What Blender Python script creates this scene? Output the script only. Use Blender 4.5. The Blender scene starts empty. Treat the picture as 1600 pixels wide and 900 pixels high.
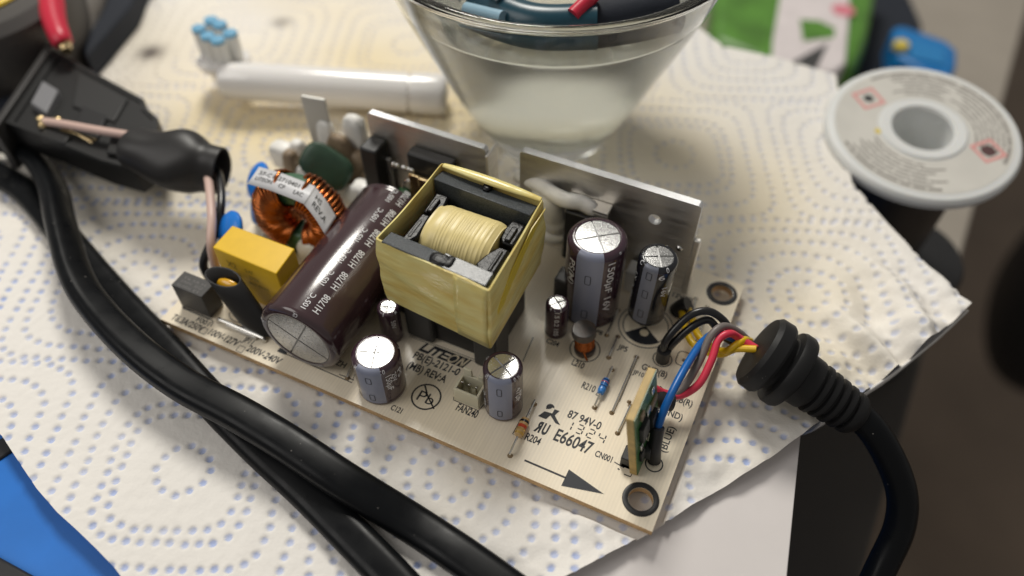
import bpy, math, random
import numpy as np
from mathutils import Vector, Matrix
random.seed(4); RNG = np.random.default_rng(7)
S = bpy.context.scene; COL = S.collection
S.unit_settings.scale_length = 0.01          # 1 unit = 1 cm
pi = math.pi

# ------------------------------------------------------------------ camera
CAM = np.array([0.223117, -6.452130, 14.056185]); FPX = 1240.47
R_RIGHT = np.array([0.90371008, 0.42814354, -0.0010932])
R_FWD = np.array([-0.27563897, 0.5798513, -0.76667831])
R_DOWN = np.cross(R_FWD, R_RIGHT)
cd = bpy.data.cameras.new('camera'); cam = bpy.data.objects.new('camera', cd); COL.objects.link(cam)
cd.sensor_width = 36.0; cd.lens = 36.0 * FPX / 1600.0; cd.clip_start = 0.1; cd.clip_end = 2000
M = Matrix.Identity(4)
for i in range(3):
    M[i][0] = R_RIGHT[i]; M[i][1] = -R_DOWN[i]; M[i][2] = -R_FWD[i]; M[i][3] = CAM[i]
cam.matrix_world = M
cd.dof.use_dof = True; cd.dof.focus_distance = 15.7; cd.dof.aperture_fstop = 0.066; cd.dof.aperture_blades = 0
S.camera = cam
# ------------------------------------------------------------------ room light
w = bpy.data.worlds.new('World'); S.world = w; w.use_nodes = True
wb = w.node_tree.nodes['Background']; wb.inputs[0].default_value = (1.0, 0.965, 0.92, 1); wb.inputs[1].default_value = 0.245
def area(name, loc, target, size, power, col, size_y=None):
    l = bpy.data.lights.new(name, 'AREA'); l.energy = power; l.color = col; l.size = size
    if size_y: l.shape = 'RECTANGLE'; l.size_y = size_y
    else: l.shape = 'DISK'
    o = bpy.data.objects.new(name, l); COL.objects.link(o); o.location = loc
    o.rotation_euler = (Vector(target) - Vector(loc)).to_track_quat('-Z', 'Y').to_euler()
    return o
area('ceiling_lamp', (-29.5, 39.5, 58), (-5, 3, 0), 22, 38000, (1.0, 0.965, 0.89))
area('room_light', (-30, -17, 34), (-6, 1, 0), 26, 5200, (1.0, 0.965, 0.92))
S.view_settings.view_transform = 'Standard'; S.view_settings.look = 'None'
S.view_settings.exposure = 0.0; S.view_settings.gamma = 1.0
S.cycles.use_denoising = True; S.cycles.max_bounces = 24; S.cycles.transmission_bounces = 22
S.cycles.transparent_max_bounces = 12; S.cycles.sample_clamp_indirect = 6.0; S.cycles.caustics_reflective = False

def P(px, py, z=0.0):
    """World point at height z that stands where pixel (px, py) of the 1600 x 900 photograph looks."""
    r = R_FWD + R_RIGHT * ((px - 800) / FPX) + R_DOWN * ((py - 450) / FPX)
    return CAM + r * ((z - CAM[2]) / r[2])
def ray(px, py):
    r = R_FWD + R_RIGHT * ((px - 800) / FPX) + R_DOWN * ((py - 450) / FPX)
    return r / np.linalg.norm(r)

# ------------------------------------------------------------------ mesh builder
class B:
    def __init__(s): s.V = []; s.F = []; s.MI = []; s.n = 0
    def add(s, V, F, mi=0):
        V = np.asarray(V, float).reshape(-1, 3); o = s.n
        s.V.append(V); s.n += len(V)
        for f in F: s.F.append(tuple(int(i) + o for i in f)); s.MI.append(mi)
        return s
    def xf(s, M4):
        A = np.array(M4)
        s.V = [v @ A[:3, :3].T + A[:3, 3] for v in s.V]; return s
    def hexa(s, p, mi=0):          # 4 bottom + 4 top, both counter-clockwise
        return s.add(p, [(3, 2, 1, 0), (4, 5, 6, 7), (0, 1, 5, 4), (1, 2, 6, 5), (2, 3, 7, 6), (3, 0, 4, 7)], mi)
    def box(s, x0, x1, y0, y1, z0, z1, mi=0):
        return s.hexa([(x0, y0, z0), (x1, y0, z0), (x1, y1, z0), (x0, y1, z0), (x0, y0, z1), (x1, y0, z1), (x1, y1, z1), (x0, y1, z1)], mi)
    def prism(s, poly, z0, z1, mi=0):
        poly = [tuple(p[:2]) for p in poly]; n = len(poly)
        V = [(x, y, z0) for x, y in poly] + [(x, y, z1) for x, y in poly]
        a = sum(poly[i][0] * poly[(i + 1) % n][1] - poly[(i + 1) % n][0] * poly[i][1] for i in range(n))
        F = [tuple(range(n, 2 * n)), tuple(range(n - 1, -1, -1))] + [(i, (i + 1) % n, n + (i + 1) % n, n + i) for i in range(n)]
        if a < 0: F = [tuple(reversed(f)) for f in F]
        return s.add(V, F, mi)
    def poly(s, pts, mi=0):
        return s.add(pts, [tuple(range(len(pts)))], mi)
    def lathe(s, prof, n=32, a0=0.0, a1=2 * pi, mi=0, cap0=False, cap1=False):
        full = abs(a1 - a0 - 2 * pi) < 1e-6; m = n if full else n + 1
        A = a0 + (a1 - a0) * np.arange(m) / n; prof = np.asarray(prof, float); k = len(prof)
        V = np.stack([np.outer(prof[:, 0], np.cos(A)), np.outer(prof[:, 0], np.sin(A)), np.repeat(prof[:, 1:2], m, 1)], -1)
        F = []
        for i in range(k - 1):
            for j in range(n):
                j2 = (j + 1) % m
                F.append((i * m + j, i * m + j2, (i + 1) * m + j2, (i + 1) * m + j))
        if cap0: F.append(tuple(range(m - 1, -1, -1)))
        if cap1: F.append(tuple((k - 1) * m + j for j in range(m)))
        return s.add(V.reshape(-1, 3), F, mi)
    def tube(s, path, r, n=12, sec=None, up=None, closed=False, caps=True, mi=0):
        path = np.asarray(path, float); k = len(path)
        r = np.broadcast_to(np.asarray(r, float), (k,))
        T = np.gradient(path, axis=0) if not closed else np.roll(path, -1, 0) - np.roll(path, 1, 0)
        T /= np.linalg.norm(T, axis=1)[:, None] + 1e-12
        if sec is None:
            a = 2 * pi * np.arange(n) / n; sec = np.stack([np.cos(a), np.sin(a)], -1)
        n = len(sec); V = np.empty((k, n, 3))
        u = np.array(up if up is not None else (0, 0, 1.0), float)
        if up is None and abs(u @ T[0]) > .95: u = np.array((1.0, 0, 0))
        for i in range(k):
            base = np.array(up, float) if up is not None else u
            u = base - T[i] * (base @ T[i]); u /= np.linalg.norm(u) + 1e-12
            sd = np.cross(T[i], u)
            V[i] = path[i] + r[i] * (sec[:, :1] * sd + sec[:, 1:] * u)
        F = []
        for i in range(k if closed else k - 1):
            i2 = (i + 1) % k
            for j in range(n): F.append((i * n + j, i * n + (j + 1) % n, i2 * n + (j + 1) % n, i2 * n + j))
        if caps and not closed:
            F.append(tuple(range(n - 1, -1, -1))); F.append(tuple((k - 1) * n + j for j in range(n)))
        return s.add(V.reshape(-1, 3), F, mi)
    def ell(s, c, rad, n=20, m=12, mi=0, jit=0.0, p=2.0):
        th = np.linspace(-pi / 2, pi / 2, m); ph = 2 * pi * np.arange(n) / n
        f = lambda t: np.sign(t) * np.abs(t) ** (2 / p)
        V = np.stack([np.outer(f(np.cos(th)), f(np.cos(ph))), np.outer(f(np.cos(th)), f(np.sin(ph))), np.repeat(f(np.sin(th))[:, None], n, 1)], -1)
        if jit: V *= 1 + jit * RNG.standard_normal((m, n, 1)) * np.cos(th)[:, None, None]
        V = V * np.array(rad) + np.array(c)
        F = [(i * n + j, i * n + (j + 1) % n, (i + 1) * n + (j + 1) % n, (i + 1) * n + j) for i in range(m - 1) for j in range(n)]
        return s.add(V.reshape(-1, 3), F, mi)
    def ribbon(s, path, wd, fn=lambda u, v: (u, v, 0), closed=False, mi=0):
        p = np.asarray(path, float); k = len(p)
        T = (np.roll(p, -1, 0) - np.roll(p, 1, 0)) if closed else np.gradient(p, axis=0)
        T /= np.linalg.norm(T, axis=1)[:, None] + 1e-12; N = np.stack([-T[:, 1], T[:, 0]], -1) * wd / 2
        L = p + N; Q = p - N
        V = [fn(*q) for q in Q] + [fn(*l) for l in L]
        F = [(i, (i + 1) % k, k + (i + 1) % k, k + i) for i in range(k if closed else k - 1)]
        return s.add(V, F, mi)
    def text(s, txt, h, fn, width=None, xs=0.78, bold=0.0, align='L', mi=0, track=1.0):
        V, F, W = glyphs(txt, bold, track)
        k = h * xs
        if width: k = width / W
        off = 0 if align == 'L' else -W * k / 2
        return s.add([fn(x * k + off, y * h) for x, y in V], F, mi)
_G = {}
def glyphs(txt, bold=0.0, track=1.0):
    key = (txt, bold, track)
    if key in _G: return _G[key]
    def mk(t):
        c = bpy.data.curves.new('t', 'FONT'); c.body = t; c.size = 1; c.resolution_u = 3; c.offset = bold; c.space_character = track
        o = bpy.data.objects.new('t', c); COL.objects.link(o)
        dg = bpy.context.evaluated_depsgraph_get(); me = o.evaluated_get(dg).to_mesh()
        V = np.array([v.co[:2] for v in me.vertices]).reshape(-1, 2); F = [tuple(p.vertices) for p in me.polygons]
        o.evaluated_get(dg).to_mesh_clear(); bpy.data.objects.remove(o); bpy.data.curves.remove(c)
        return V, F
    H = _G.get('H')
    if H is None:
        v, f = mk('H'); H = np.ptp(v[:, 1]); _G['H'] = H
    V, F = mk(txt); x0 = V[:, 0].min(); V = (V - [x0, 0]) / H
    _G[key] = (V, F, V[:, 0].max()); return _G[key]

WO = {}
def obj(name, b, mats, parent=None, sharp=35, bevel=0.0, seg=2, label=None, cat=None, group=None, kind=None, smooth=True, subd=0):
    V = np.concatenate(b.V); lo, hi = V.min(0), V.max(0)
    org = np.array([(lo[0] + hi[0]) / 2, (lo[1] + hi[1]) / 2, lo[2]])
    me = bpy.data.meshes.new(name); me.from_pydata((V - org).tolist(), [], b.F)
    if not isinstance(mats, (list, tuple)): mats = [mats]
    for m in mats: me.materials.append(m)
    if len(mats) > 1: me.polygons.foreach_set('material_index', b.MI)
    me.update()
    if smooth:
        me.polygons.foreach_set('use_smooth', [True] * len(me.polygons)); me.set_sharp_from_angle(angle=math.radians(sharp))
    o = bpy.data.objects.new(name, me); COL.objects.link(o); WO[o] = org
    o.location = org - (WO[parent] if parent else 0)
    if parent: o.parent = parent
    if bevel:
        m = o.modifiers.new('bevel', 'BEVEL'); m.width = bevel; m.segments = seg; m.limit_method = 'ANGLE'; m.angle_limit = math.radians(40); m.harden_normals = False
    tag(o, label, cat, group, kind); return o
def tag(o, label=None, cat=None, group=None, kind=None):
    if label: o['label'] = label
    if cat: o['category'] = cat
    if group: o['group'] = group
    if kind: o['kind'] = kind
def empty(name, loc, label=None, cat=None, group=None, parent=None):
    o = bpy.data.objects.new(name, None); COL.objects.link(o); o.empty_display_size = .3
    loc = np.asarray(loc, float); WO[o] = loc; o.location = loc - (WO[parent] if parent else 0)
    if parent: o.parent = parent
    tag(o, label, cat, group); return o
def cat_spline(pts, n=10, closed=False):
    p = np.asarray(pts, float)
    if not closed: p = np.vstack([2 * p[0] - p[1], p, 2 * p[-1] - p[-2]])
    else: p = np.vstack([p[-1:], p, p[:2]])
    out = []
    for i in range(1, len(p) - 2):
        for t in np.arange(n) / n:
            a, b_, c, d = p[i - 1:i + 3]
            out.append(.5 * (2 * b_ + (c - a) * t + (2 * a - 5 * b_ + 4 * c - d) * t * t + (3 * b_ - a - 3 * c + d) * t ** 3))
    if not closed: out.append(p[-2])
    return np.array(out)
def frame(o, z, x=None):
    z = np.asarray(z, float) / np.linalg.norm(z)
    x = np.array((1.0, 0, 0) if x is None else x, float); x = x - z * (x @ z); x /= np.linalg.norm(x); y = np.cross(z, x)
    A = np.eye(4); A[:3, 0], A[:3, 1], A[:3, 2], A[:3, 3] = x, y, z, o; return A

# ------------------------------------------------------------------ materials
def mat(name, col, rough=.5, metal=0, var=0.0, vs=6.0, vcol=None, bump=0.0, bs=30.0, stretch=None, coat=0, trans=0, ior=1.45, sss=0, spec=.5, rv=0.0, detail=4):
    m = bpy.data.materials.new(name); m.use_nodes = True; nt = m.node_tree; N = nt.nodes; L = nt.links
    p = N['Principled BSDF']; p.inputs['Roughness'].default_value = rough; p.inputs['Metallic'].default_value = metal
    p.inputs['IOR'].default_value = ior; p.inputs['Transmission Weight'].default_value = trans
    p.inputs['Coat Weight'].default_value = coat; p.inputs['Coat Roughness'].default_value = .12
    p.inputs['Specular IOR Level'].default_value = spec
    if sss:
        p.inputs['Subsurface Weight'].default_value = sss; p.inputs['Subsurface Radius'].default_value = (1, .8, .6); p.inputs['Subsurface Scale'].default_value = .08
    p.inputs['Base Color'].default_value = (*col, 1)
    tc = N.new('ShaderNodeTexCoord'); src = tc.outputs['Object']
    if stretch:
        mp = N.new('ShaderNodeMapping'); mp.inputs['Scale'].default_value = stretch; L.new(src, mp.inputs[0]); src = mp.outputs[0]
    if var or rv:
        nz = N.new('ShaderNodeTexNoise'); nz.inputs['Scale'].default_value = vs; nz.inputs['Detail'].default_value = detail; L.new(src, nz.inputs['Vector'])
        if var:
            mx = N.new('ShaderNodeMix'); mx.data_type = 'RGBA'
            c2 = vcol if vcol else tuple(c * (1 - var) for c in col)
            mx.inputs[6].default_value = (*col, 1); mx.inputs[7].default_value = (*c2, 1)
            rp = N.new('ShaderNodeMapRange'); rp.inputs['From Min'].default_value = .38; rp.inputs['From Max'].default_value = .68
            rp.inputs['To Max'].default_value = 1.0 if vcol is None else var
            L.new(nz.outputs[0], rp.inputs[0]); L.new(rp.outputs[0], mx.inputs[0]); L.new(mx.outputs[2], p.inputs['Base Color'])
        if rv:
            r2 = N.new('ShaderNodeMapRange'); r2.inputs['From Min'].default_value = .3; r2.inputs['From Max'].default_value = .7
            r2.inputs['To Min'].default_value = max(.02, rough - rv); r2.inputs['To Max'].default_value = rough + rv
            L.new(nz.outputs[0], r2.inputs[0]); L.new(r2.outputs[0], p.inputs['Roughness'])
    if bump:
        nb = N.new('ShaderNodeTexNoise'); nb.inputs['Scale'].default_value = bs; nb.inputs['Detail'].default_value = 3; L.new(src, nb.inputs['Vector'])
        bp = N.new('ShaderNodeBump'); bp.inputs['Strength'].default_value = bump; bp.inputs['Distance'].default_value = .02
        L.new(nb.outputs[0], bp.inputs['Height']); L.new(bp.outputs[0], p.inputs['Normal'])
    return m
m_pcb = mat('cream_laminate', (.95, .845, .665), .25, var=.07, vs=1.0, stretch=(20, .5, 1), spec=.45, rv=.05)
def weave(m):
    nt = m.node_tree; N, L = nt.nodes, nt.links; p = N['Principled BSDF']; old = p.inputs['Base Color'].links[0].from_socket
    wv = N.new('ShaderNodeTexWave'); wv.inputs['Scale'].default_value = 4.4; wv.inputs['Distortion'].default_value = .7; wv.inputs['Detail'].default_value = 1
    tc = N.new('ShaderNodeTexCoord'); mp = N.new('ShaderNodeMapping'); mp.inputs['Scale'].default_value = (1, .12, 1); L.new(tc.outputs['Object'], mp.inputs[0]); L.new(mp.outputs[0], wv.inputs[0])
    mr = N.new('ShaderNodeMapRange'); mr.inputs['To Min'].default_value = .945; L.new(wv.outputs['Fac'], mr.inputs[0])
    mx = N.new('ShaderNodeMix'); mx.data_type = 'RGBA'; mx.blend_type = 'MULTIPLY'; mx.inputs[0].default_value = 1
    L.new(old, mx.inputs[6]); L.new(mr.outputs[0], mx.inputs[7]); L.new(mx.outputs[2], p.inputs['Base Color'])
weave(m_pcb)
m_edge = mat('board_edge', (.62, .40, .19), .6, var=.3, vs=5)
m_ink = mat('black_ink', (.022, .024, .03), .55)
m_cream_ink = mat('bare_laminate', (.76, .66, .48), .35)
m_purple = mat('dark_purple_sleeve', (.046, .022, .034), .2, coat=.5, bump=.02, bs=8)
m_brown = mat('brown_sleeve', (.05, .026, .030), .2, coat=.6, bump=.03, bs=5)
m_blacks = mat('black_sleeve', (.008, .009, .013), .2, coat=.5)
m_stripe = mat('grey_stripe', (.25, .27, .36), .33)
m_stripe_dark = mat('dark_grey_stripe', (.16, .17, .21), .33)
m_stripe_brown = mat('grey_brown_stripe', (.23, .22, .24), .35)
m_print = mat('pale_print', (.68, .68, .70), .45)
m_alu = mat('can_aluminium', (.78, .78, .77), .24, 1, rv=.05, vs=30, bump=.06, bs=60)
m_alu_rough = mat('dull_can_aluminium', (.5, .5, .495), .24, 1, var=.25, rv=.08, vs=25, bump=.14, bs=60)
m_groove = mat('vent_groove', (.36, .36, .36), .45, .8)  # darker tone paints the shade inside the grooves of the same metal
m_heat = mat('heatsink_aluminium', (.88, .85, .80), .46, 1, var=.14, rv=.08, vs=2.2, bump=.05, bs=14, stretch=(.6, 1, 3))
m_heat_edge = mat('heatsink_cut_edge', (.66, .66, .67), .5, 1, bump=.3, bs=60)
m_tape = mat('yellow_tape', (.80, .71, .30), .22, var=.7, vs=.9, vcol=(.66, .45, .09), bump=1.0, bs=2.4, stretch=(1, 1, 3.2), spec=.5, sss=.1, detail=2)
m_tape_w = mat('winding_tape', (.76, .63, .29), .38, var=.1, vs=4, bump=.05, bs=12)
m_ferrite = mat('ferrite', (.055, .063, .07), .26, .0, var=.5, vs=40, bump=.2, bs=45, spec=.55)
m_bob = mat('black_bobbin', (.006, .006, .007), .33, bump=.5, bs=12, spec=.28)
m_blackpl = mat('black_plastic', (.016, .016, .017), .42, bump=.05, bs=30)
m_greypl = mat('dark_grey_plastic', (.05, .05, .05), .5)
m_yel = mat('yellow_box', (.80, .50, .015), .36, var=.06, vs=3)
m_yel_dk = mat('yellow_print_shade', (.38, .26, .02), .5)
m_vari = mat('varistor_amber', (.70, .36, .008), .18, coat=.6)
m_shrink = mat('black_heat_shrink', (.017, .016, .016), .44, bump=.08, bs=6)
m_copper = mat('enamelled_copper', (.46, .14, .042), .24, 1, var=.3, vs=8)
m_green_core = mat('green_core', (.05, .13, .07), .4)
m_green_dk = mat('green_epoxy', (.035, .075, .045), .38, var=.3, vs=3)
m_green_b = mat('green_bead', (.05, .17, .06), .35)
m_label = mat('white_label', (.66, .66, .68), .4, var=.12, vs=2.2)
m_blue_c = mat('blue_epoxy', (.015, .19, .66), .3)
m_white_gl = mat('white_silicone', (.88, .86, .81), .35, var=.12, vs=3, bump=.1, bs=6)
m_tan = mat('tan_ceramic', (.30, .22, .14), .5, var=.3, vs=4)
m_tin = mat('tinned_wire', (.7, .69, .66), .22, 1)
m_solder = mat('old_solder', (.30, .22, .13), .4, .6)
m_conn = mat('ivory_nylon', (.70, .66, .50), .38, sss=.2)
m_res_b = mat('blue_resistor', (.04, .22, .62), .25, coat=.4)
m_res_band = mat('dark_blue_band', (.012, .03, .12), .3)
m_res_t = mat('tan_resistor', (.55, .36, .16), .25, coat=.4)
m_red = mat('red_band', (.5, .06, .02), .35); m_gold = mat('gold_band', (.6, .38, .1), .3, .6)
m_fr4 = mat('tan_fr4_edge', (.50, .34, .11), .5, var=.3, vs=3, stretch=(1, 1, 3))
m_mask = mat('green_solder_mask', (.05, .19, .05), .3, var=.6, vs=14)
m_wblk = mat('black_wire', (.01, .01, .011), .3, coat=.2); m_wyel = mat('yellow_wire', (.72, .46, .01), .34)
m_wgry = mat('grey_wire', (.17, .145, .135), .4); m_wred = mat('red_wire', (.66, .04, .08), .34)
m_wblu = mat('blue_wire', (.008, .12, .42), .34); m_wpink = mat('pale_pink_wire', (.62, .44, .38), .4)
m_rubber = mat('black_rubber', (.010, .010, .0105), .5, bump=.1, bs=25, spec=.35)
m_cord = mat('cord_rubber', (.005, .0056, .0066), .33, rv=.07, vs=2.5, spec=.17)
def dust(m, sc, thr, col):
    nt = m.node_tree; N, L = nt.nodes, nt.links; p = N['Principled BSDF']; v = N.new('ShaderNodeTexVoronoi'); v.inputs['Scale'].default_value = sc
    tc = N.new('ShaderNodeTexCoord'); L.new(tc.outputs['Object'], v.inputs['Vector']); mr = N.new('ShaderNodeMapRange'); mr.inputs['From Min'].default_value = thr; mr.inputs['From Max'].default_value = thr * .6; L.new(v.outputs['Distance'], mr.inputs[0])
    nz = N.new('ShaderNodeTexNoise'); nz.inputs['Scale'].default_value = 1.7; L.new(tc.outputs['Object'], nz.inputs['Vector']); m2 = N.new('ShaderNodeMapRange'); m2.inputs['From Min'].default_value = .48; m2.inputs['From Max'].default_value = .6; L.new(nz.outputs[0], m2.inputs[0])
    ml = N.new('ShaderNodeMath'); ml.operation = 'MULTIPLY'; L.new(mr.outputs[0], ml.inputs[0]); L.new(m2.outputs[0], ml.inputs[1])
    mx = N.new('ShaderNodeMix'); mx.data_type = 'RGBA'; mx.inputs[6].default_value = p.inputs['Base Color'].default_value; mx.inputs[7].default_value = (*col, 1); L.new(ml.outputs[0], mx.inputs[0]); L.new(mx.outputs[2], p.inputs['Base Color'])
dust(m_cord, 5.0, .09, (.16, .15, .14)); dust(m_rubber, 6.0, .08, (.12, .115, .11))
m_sock = mat('socket_plastic', (.008, .008, .008), .5, bump=.05, bs=20)
m_sock_g = mat('socket_grey', (.19, .19, .20), .5)
m_brass = mat('soldered_terminal', (.72, .55, .30), .22, 1, bump=.4, bs=8)
m_sheet = mat('white_card', (.70, .66, .645), .6, var=.04, vs=.6, bump=.05, bs=6)
m_bluecase = mat('blue_case', (.02, .18, .62), .38, bump=.04, bs=20, var=.1, vs=1)
m_desk = mat('beige_desk', (.36, .32, .27), .6, var=.06, vs=.5)
m_floor = mat('brown_floor', (.21, .155, .11), .6, var=.3, vs=.06)
m_whitepl = mat('white_gloss_plastic', (.82, .80, .78), .12, coat=.3, sss=.1)
m_brist = mat('bristles', (.82, .82, .79), .6, bump=.4, bs=25, stretch=(6, 6, .4)); m_bristb = mat('blue_bristle_tips', (.16, .40, .60), .6, bump=.3, bs=25)
m_spool = mat('spool_plastic', (.72, .73, .72), .42, sss=.25); m_spool_l = mat('spool_paper', (.64, .62, .57), .5, var=.08, vs=1)
m_pinkpr = mat('pale_red_print', (.72, .32, .30), .5); m_greypr = mat('grey_print', (.24, .22, .20), .6); m_yelpr = mat('yellow_print', (.7, .55, .1), .6); m_dkpr = mat('dark_print', (.1, .05, .05), .5)
m_greenbag = mat('green_packaging', (.10, .26, .035), .4, var=.35, vs=.8, bump=.2, bs=1.5)
m_whitebag = mat('white_packaging', (.70, .64, .64), .45, var=.1, vs=1)
m_darkbag = mat('dark_packaging', (.05, .05, .05), .45)
m_bluepl = mat('bright_blue_plastic', (.01, .17, .46), .4); m_navy = mat('navy_fabric', (.012, .016, .026), .75, bump=.3, bs=8)
m_yelpl = mat('yellow_plastic', (.82, .56, .01), .35); m_redpl = mat('red_plastic', (.55, .02, .05), .35)
m_greyd = mat('grey_fabric', (.16, .145, .13), .7); m_teal = mat('teal_plastic', (.008, .05, .075), .3); m_sky = mat('pale_blue_plastic', (.25, .40, .50), .4)
m_steel = mat('steel', (.55, .55, .53), .25, 1)
# clear glass and water
def glass(name, col, ior):
    m = bpy.data.materials.new(name); m.use_nodes = True; p = m.node_tree.nodes['Principled BSDF']
    p.inputs['Base Color'].default_value = (*col, 1); p.inputs['Roughness'].default_value = 0.015
    p.inputs['Transmission Weight'].default_value = 1; p.inputs['IOR'].default_value = ior; return m
m_glass = glass('bowl_glass', (.97, .98, .97), 1.5); m_water = glass('liquid', (.88, .89, .83), 1.36)
m_water.node_tree.nodes['Principled BSDF'].inputs['Roughness'].default_value = .16; m_water.node_tree.nodes['Principled BSDF'].inputs['Transmission Weight'].default_value = .86

# ------------------------------------------------------------------ setting: floor, desk, blue case, card, paper towel
DZ = -10.0
b = B(); b.box(-300, 300, -200, 700, -75, -73); obj('floor', b, m_floor, kind='structure')
e0, e1 = P(1598, 10, DZ), P(1420, 640, DZ); d = (e1 - e0) / np.linalg.norm(e1 - e0)
ea, eb = e0 - d * 60, e1 + d * 14
b = B(); b.prism([(-70, eb[1] - 4), (eb[0], eb[1]), (ea[0], ea[1]), (-70, ea[1])], DZ - 2.5, DZ); obj('desk', b, mat('dark_desk', (.055, .047, .039), .7), bevel=.15, kind='structure')
b = B(); k0, k1 = P(1497, 418, DZ + .3), P(1200, 380, DZ + .3); b.prism([k1 + (0, -1, 0), k0, ea, (-20, ea[1]), (-20, k1[1])], DZ + .01, DZ + .3)
obj('beige_panel', b, m_desk, label='plain beige panel on the dark desk beyond the solder spool', cat='panel', bevel=.1)

TZ = -0.36
bx = P(1262, 690, -.75)
r0 = empty('blue_case', (-7, 0, DZ), 'blue plastic case with black trim lying under the white card and paper towel', 'case')
b = B(); b.prism([(-21, -9), (1.9, -3.2), (1.95, 4.6), (-3, 9), (-22, 6)], DZ, -.72); obj('body', b, m_bluecase, r0, bevel=.25, seg=3)
for pts in ([(-40, 850), (60, 905), (130, 960), (60, 990), (-60, 900)], [(-60, 715), (8, 683), (22, 690), (26, 702), (-40, 745)]):
    b = B(); b.prism([P(x, y, -.7) for x, y in pts], -.74, -.52 if pts[0][1] > 800 else -.66); obj('rubber_trim', b, m_blackpl, r0, bevel=.06)
b = B()
c0, c1, c2, c3 = P(1250, 690, -.52), P(1229, 905, -.52), P(860, 1060, -.52), P(500, 700, -.52)
c4 = P(1300, 520, -.52); d = (c0 - c1); ext = c0 + d * .3
b.prism([c1 - d * .3, ext, ext + (-6, 2.2, 0), P(140, -60, -.52), P(100, 120, -.52), P(700, 700, -.52), c2], -.68, -.52)
obj('white_card', b, m_sheet, label='plain white card sheet sticking out under the paper towel beside the board corner', cat='card', bevel=.015)

# paper towel: dense embossed sheet
poly_px = [(-320, 330), (-120, 560), (-40, 640), (4, 682), (30, 722), (58, 764), (92, 803), (122, 830), (153, 860), (180, 888), (200, 915), (260, 1010), (520, 1120),
           (760, 985), (890, 903), (960, 864), (1016, 834), (1060, 806), (1105, 777), (1150, 752), (1200, 722), (1248, 688), (1282, 660),
           (1340, 622), (1400, 580), (1460, 532), (1508, 488), (1478, 452), (1420, 388), (1372, 335), (1330, 288), (1316, 210), (1306, 118), (1215, 92), (1130, 74), (1060, 20), (880, -160), (420, -230), (330, -60), (180, 40), (140, 90), (60, 150), (-100, 180), (-300, 200)]
PL = np.array([P(x, y, TZ)[:2] for x, y in poly_px])
pd = [PL[i] + (PL[(i + 1) % len(PL)] - PL[i]) * t for i in range(len(PL)) for t in np.arange(0, 1, .1)]
pd = np.array(pd)
def inside(X, Y, poly):
    r = np.zeros(X.shape, bool); n = len(poly)
    for i in range(n):
        x1, y1 = poly[i]; x2, y2 = poly[(i + 1) % n]
        if y1 == y2: continue
        r ^= ((y1 > Y) != (y2 > Y)) & (X < (x2 - x1) * (Y - y1) / (y2 - y1) + x1)
    return r
H = .037
gx = np.arange(PL[:, 0].min() - H, PL[:, 0].max() + 2 * H, H); gy = np.arange(PL[:, 1].min() - H, PL[:, 1].max() + 2 * H, H)
X, Y = np.meshgrid(gx, gy); ins = inside(X, Y, PL)
quad_any = ins[:-1, :-1] | ins[1:, :-1] | ins[:-1, 1:] | ins[1:, 1:]
use = np.zeros_like(ins); use[:-1, :-1] |= quad_any; use[1:, :-1] |= quad_any; use[:-1, 1:] |= quad_any; use[1:, 1:] |= quad_any
bi = np.argwhere(use & ~ins)
bp_ = np.stack([X[use & ~ins], Y[use & ~ins]], -1)
# snap outside vertices on the polygon's nearest edge point
A0 = PL; A1 = np.roll(PL, -1, 0); AB = A1 - A0
best = np.full(len(bp_), 1e9); bq = bp_.copy()
for a, ab in zip(A0, AB):
    t = np.clip(((bp_ - a) @ ab) / (ab @ ab), 0, 1); q = a + t[:, None] * ab; dd = ((q - bp_) ** 2).sum(1)
    k = dd < best; best[k] = dd[k]; bq[k] = q[k]
X[use & ~ins] = bq[:, 0]; Y[use & ~ins] = bq[:, 1]
ids = -np.ones(X.shape, int); ids[use] = np.arange(use.sum())
x, y = X[use], Y[use]
# embossed dots: cells of nested rounded squares round a ring of dots
ang = math.radians(23); ca, sa = math.cos(ang), math.sin(ang)
cc = P(287, 735, TZ)[:2]; PIT = 5.3
dots = []
def ringdots(cx, cy, rad, p, sp, rot=0.0, ay=1.0):
    t = np.linspace(0, 2 * pi, 721); c, s_ = np.cos(t), np.sin(t)
    rr = rad / (np.abs(c) ** p + np.abs(s_) ** p) ** (1 / p)
    pts = np.stack([rr * c, rr * s_ * ay], -1); L = np.concatenate([[0], np.cumsum(np.linalg.norm(np.diff(pts, axis=0), axis=1))])
    n = max(6, round(L[-1] / sp)); li = np.arange(n) * L[-1] / n
    q = np.stack([np.interp(li, L, pts[:, 0]), np.interp(li, L, pts[:, 1])], -1)
    cr, sr = math.cos(rot), math.sin(rot)
    return [(cx + a * cr - b2 * sr, cy + a * sr + b2 * cr) for a, b2 in q]
for i in range(-6, 8):
    for j in range(-6, 8):
        cx, cy = i * PIT + (PIT / 2 if j % 2 else 0), j * PIT * .94
        kind = (i + 2 * j) % 3
        if kind == 0:
            for rad, p in ((.53, 2), (1.24, 4.5), (1.5, 4.5), (1.98, 6), (2.42, 8)): dots += ringdots(cx, cy, rad, p, .275)
        elif kind == 1:
            for rad, p in ((.42, 2), (.84, 2), (1.32, 2.6), (1.72, 4.0), (2.1, 6), (2.45, 8)): dots += ringdots(cx, cy, rad, p, .285)
        else:
            for rad, p in ((.62, 5), (1.06, 4), (1.5, 4), (1.95, 5), (2.4, 6)): dots += ringdots(cx, cy, rad, p, .28, 0.0)
D = np.array(dots)
D = np.stack([cc[0] + D[:, 0] * ca - D[:, 1] * sa, cc[1] + D[:, 0] * sa + D[:, 1] * ca], -1) + RNG.normal(0, .012, (len(dots), 2))
RD = .080
key = {}
for k, (a, c) in enumerate(D): key.setdefault((int(a // .3), int(c // .3)), []).append(k)
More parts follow.
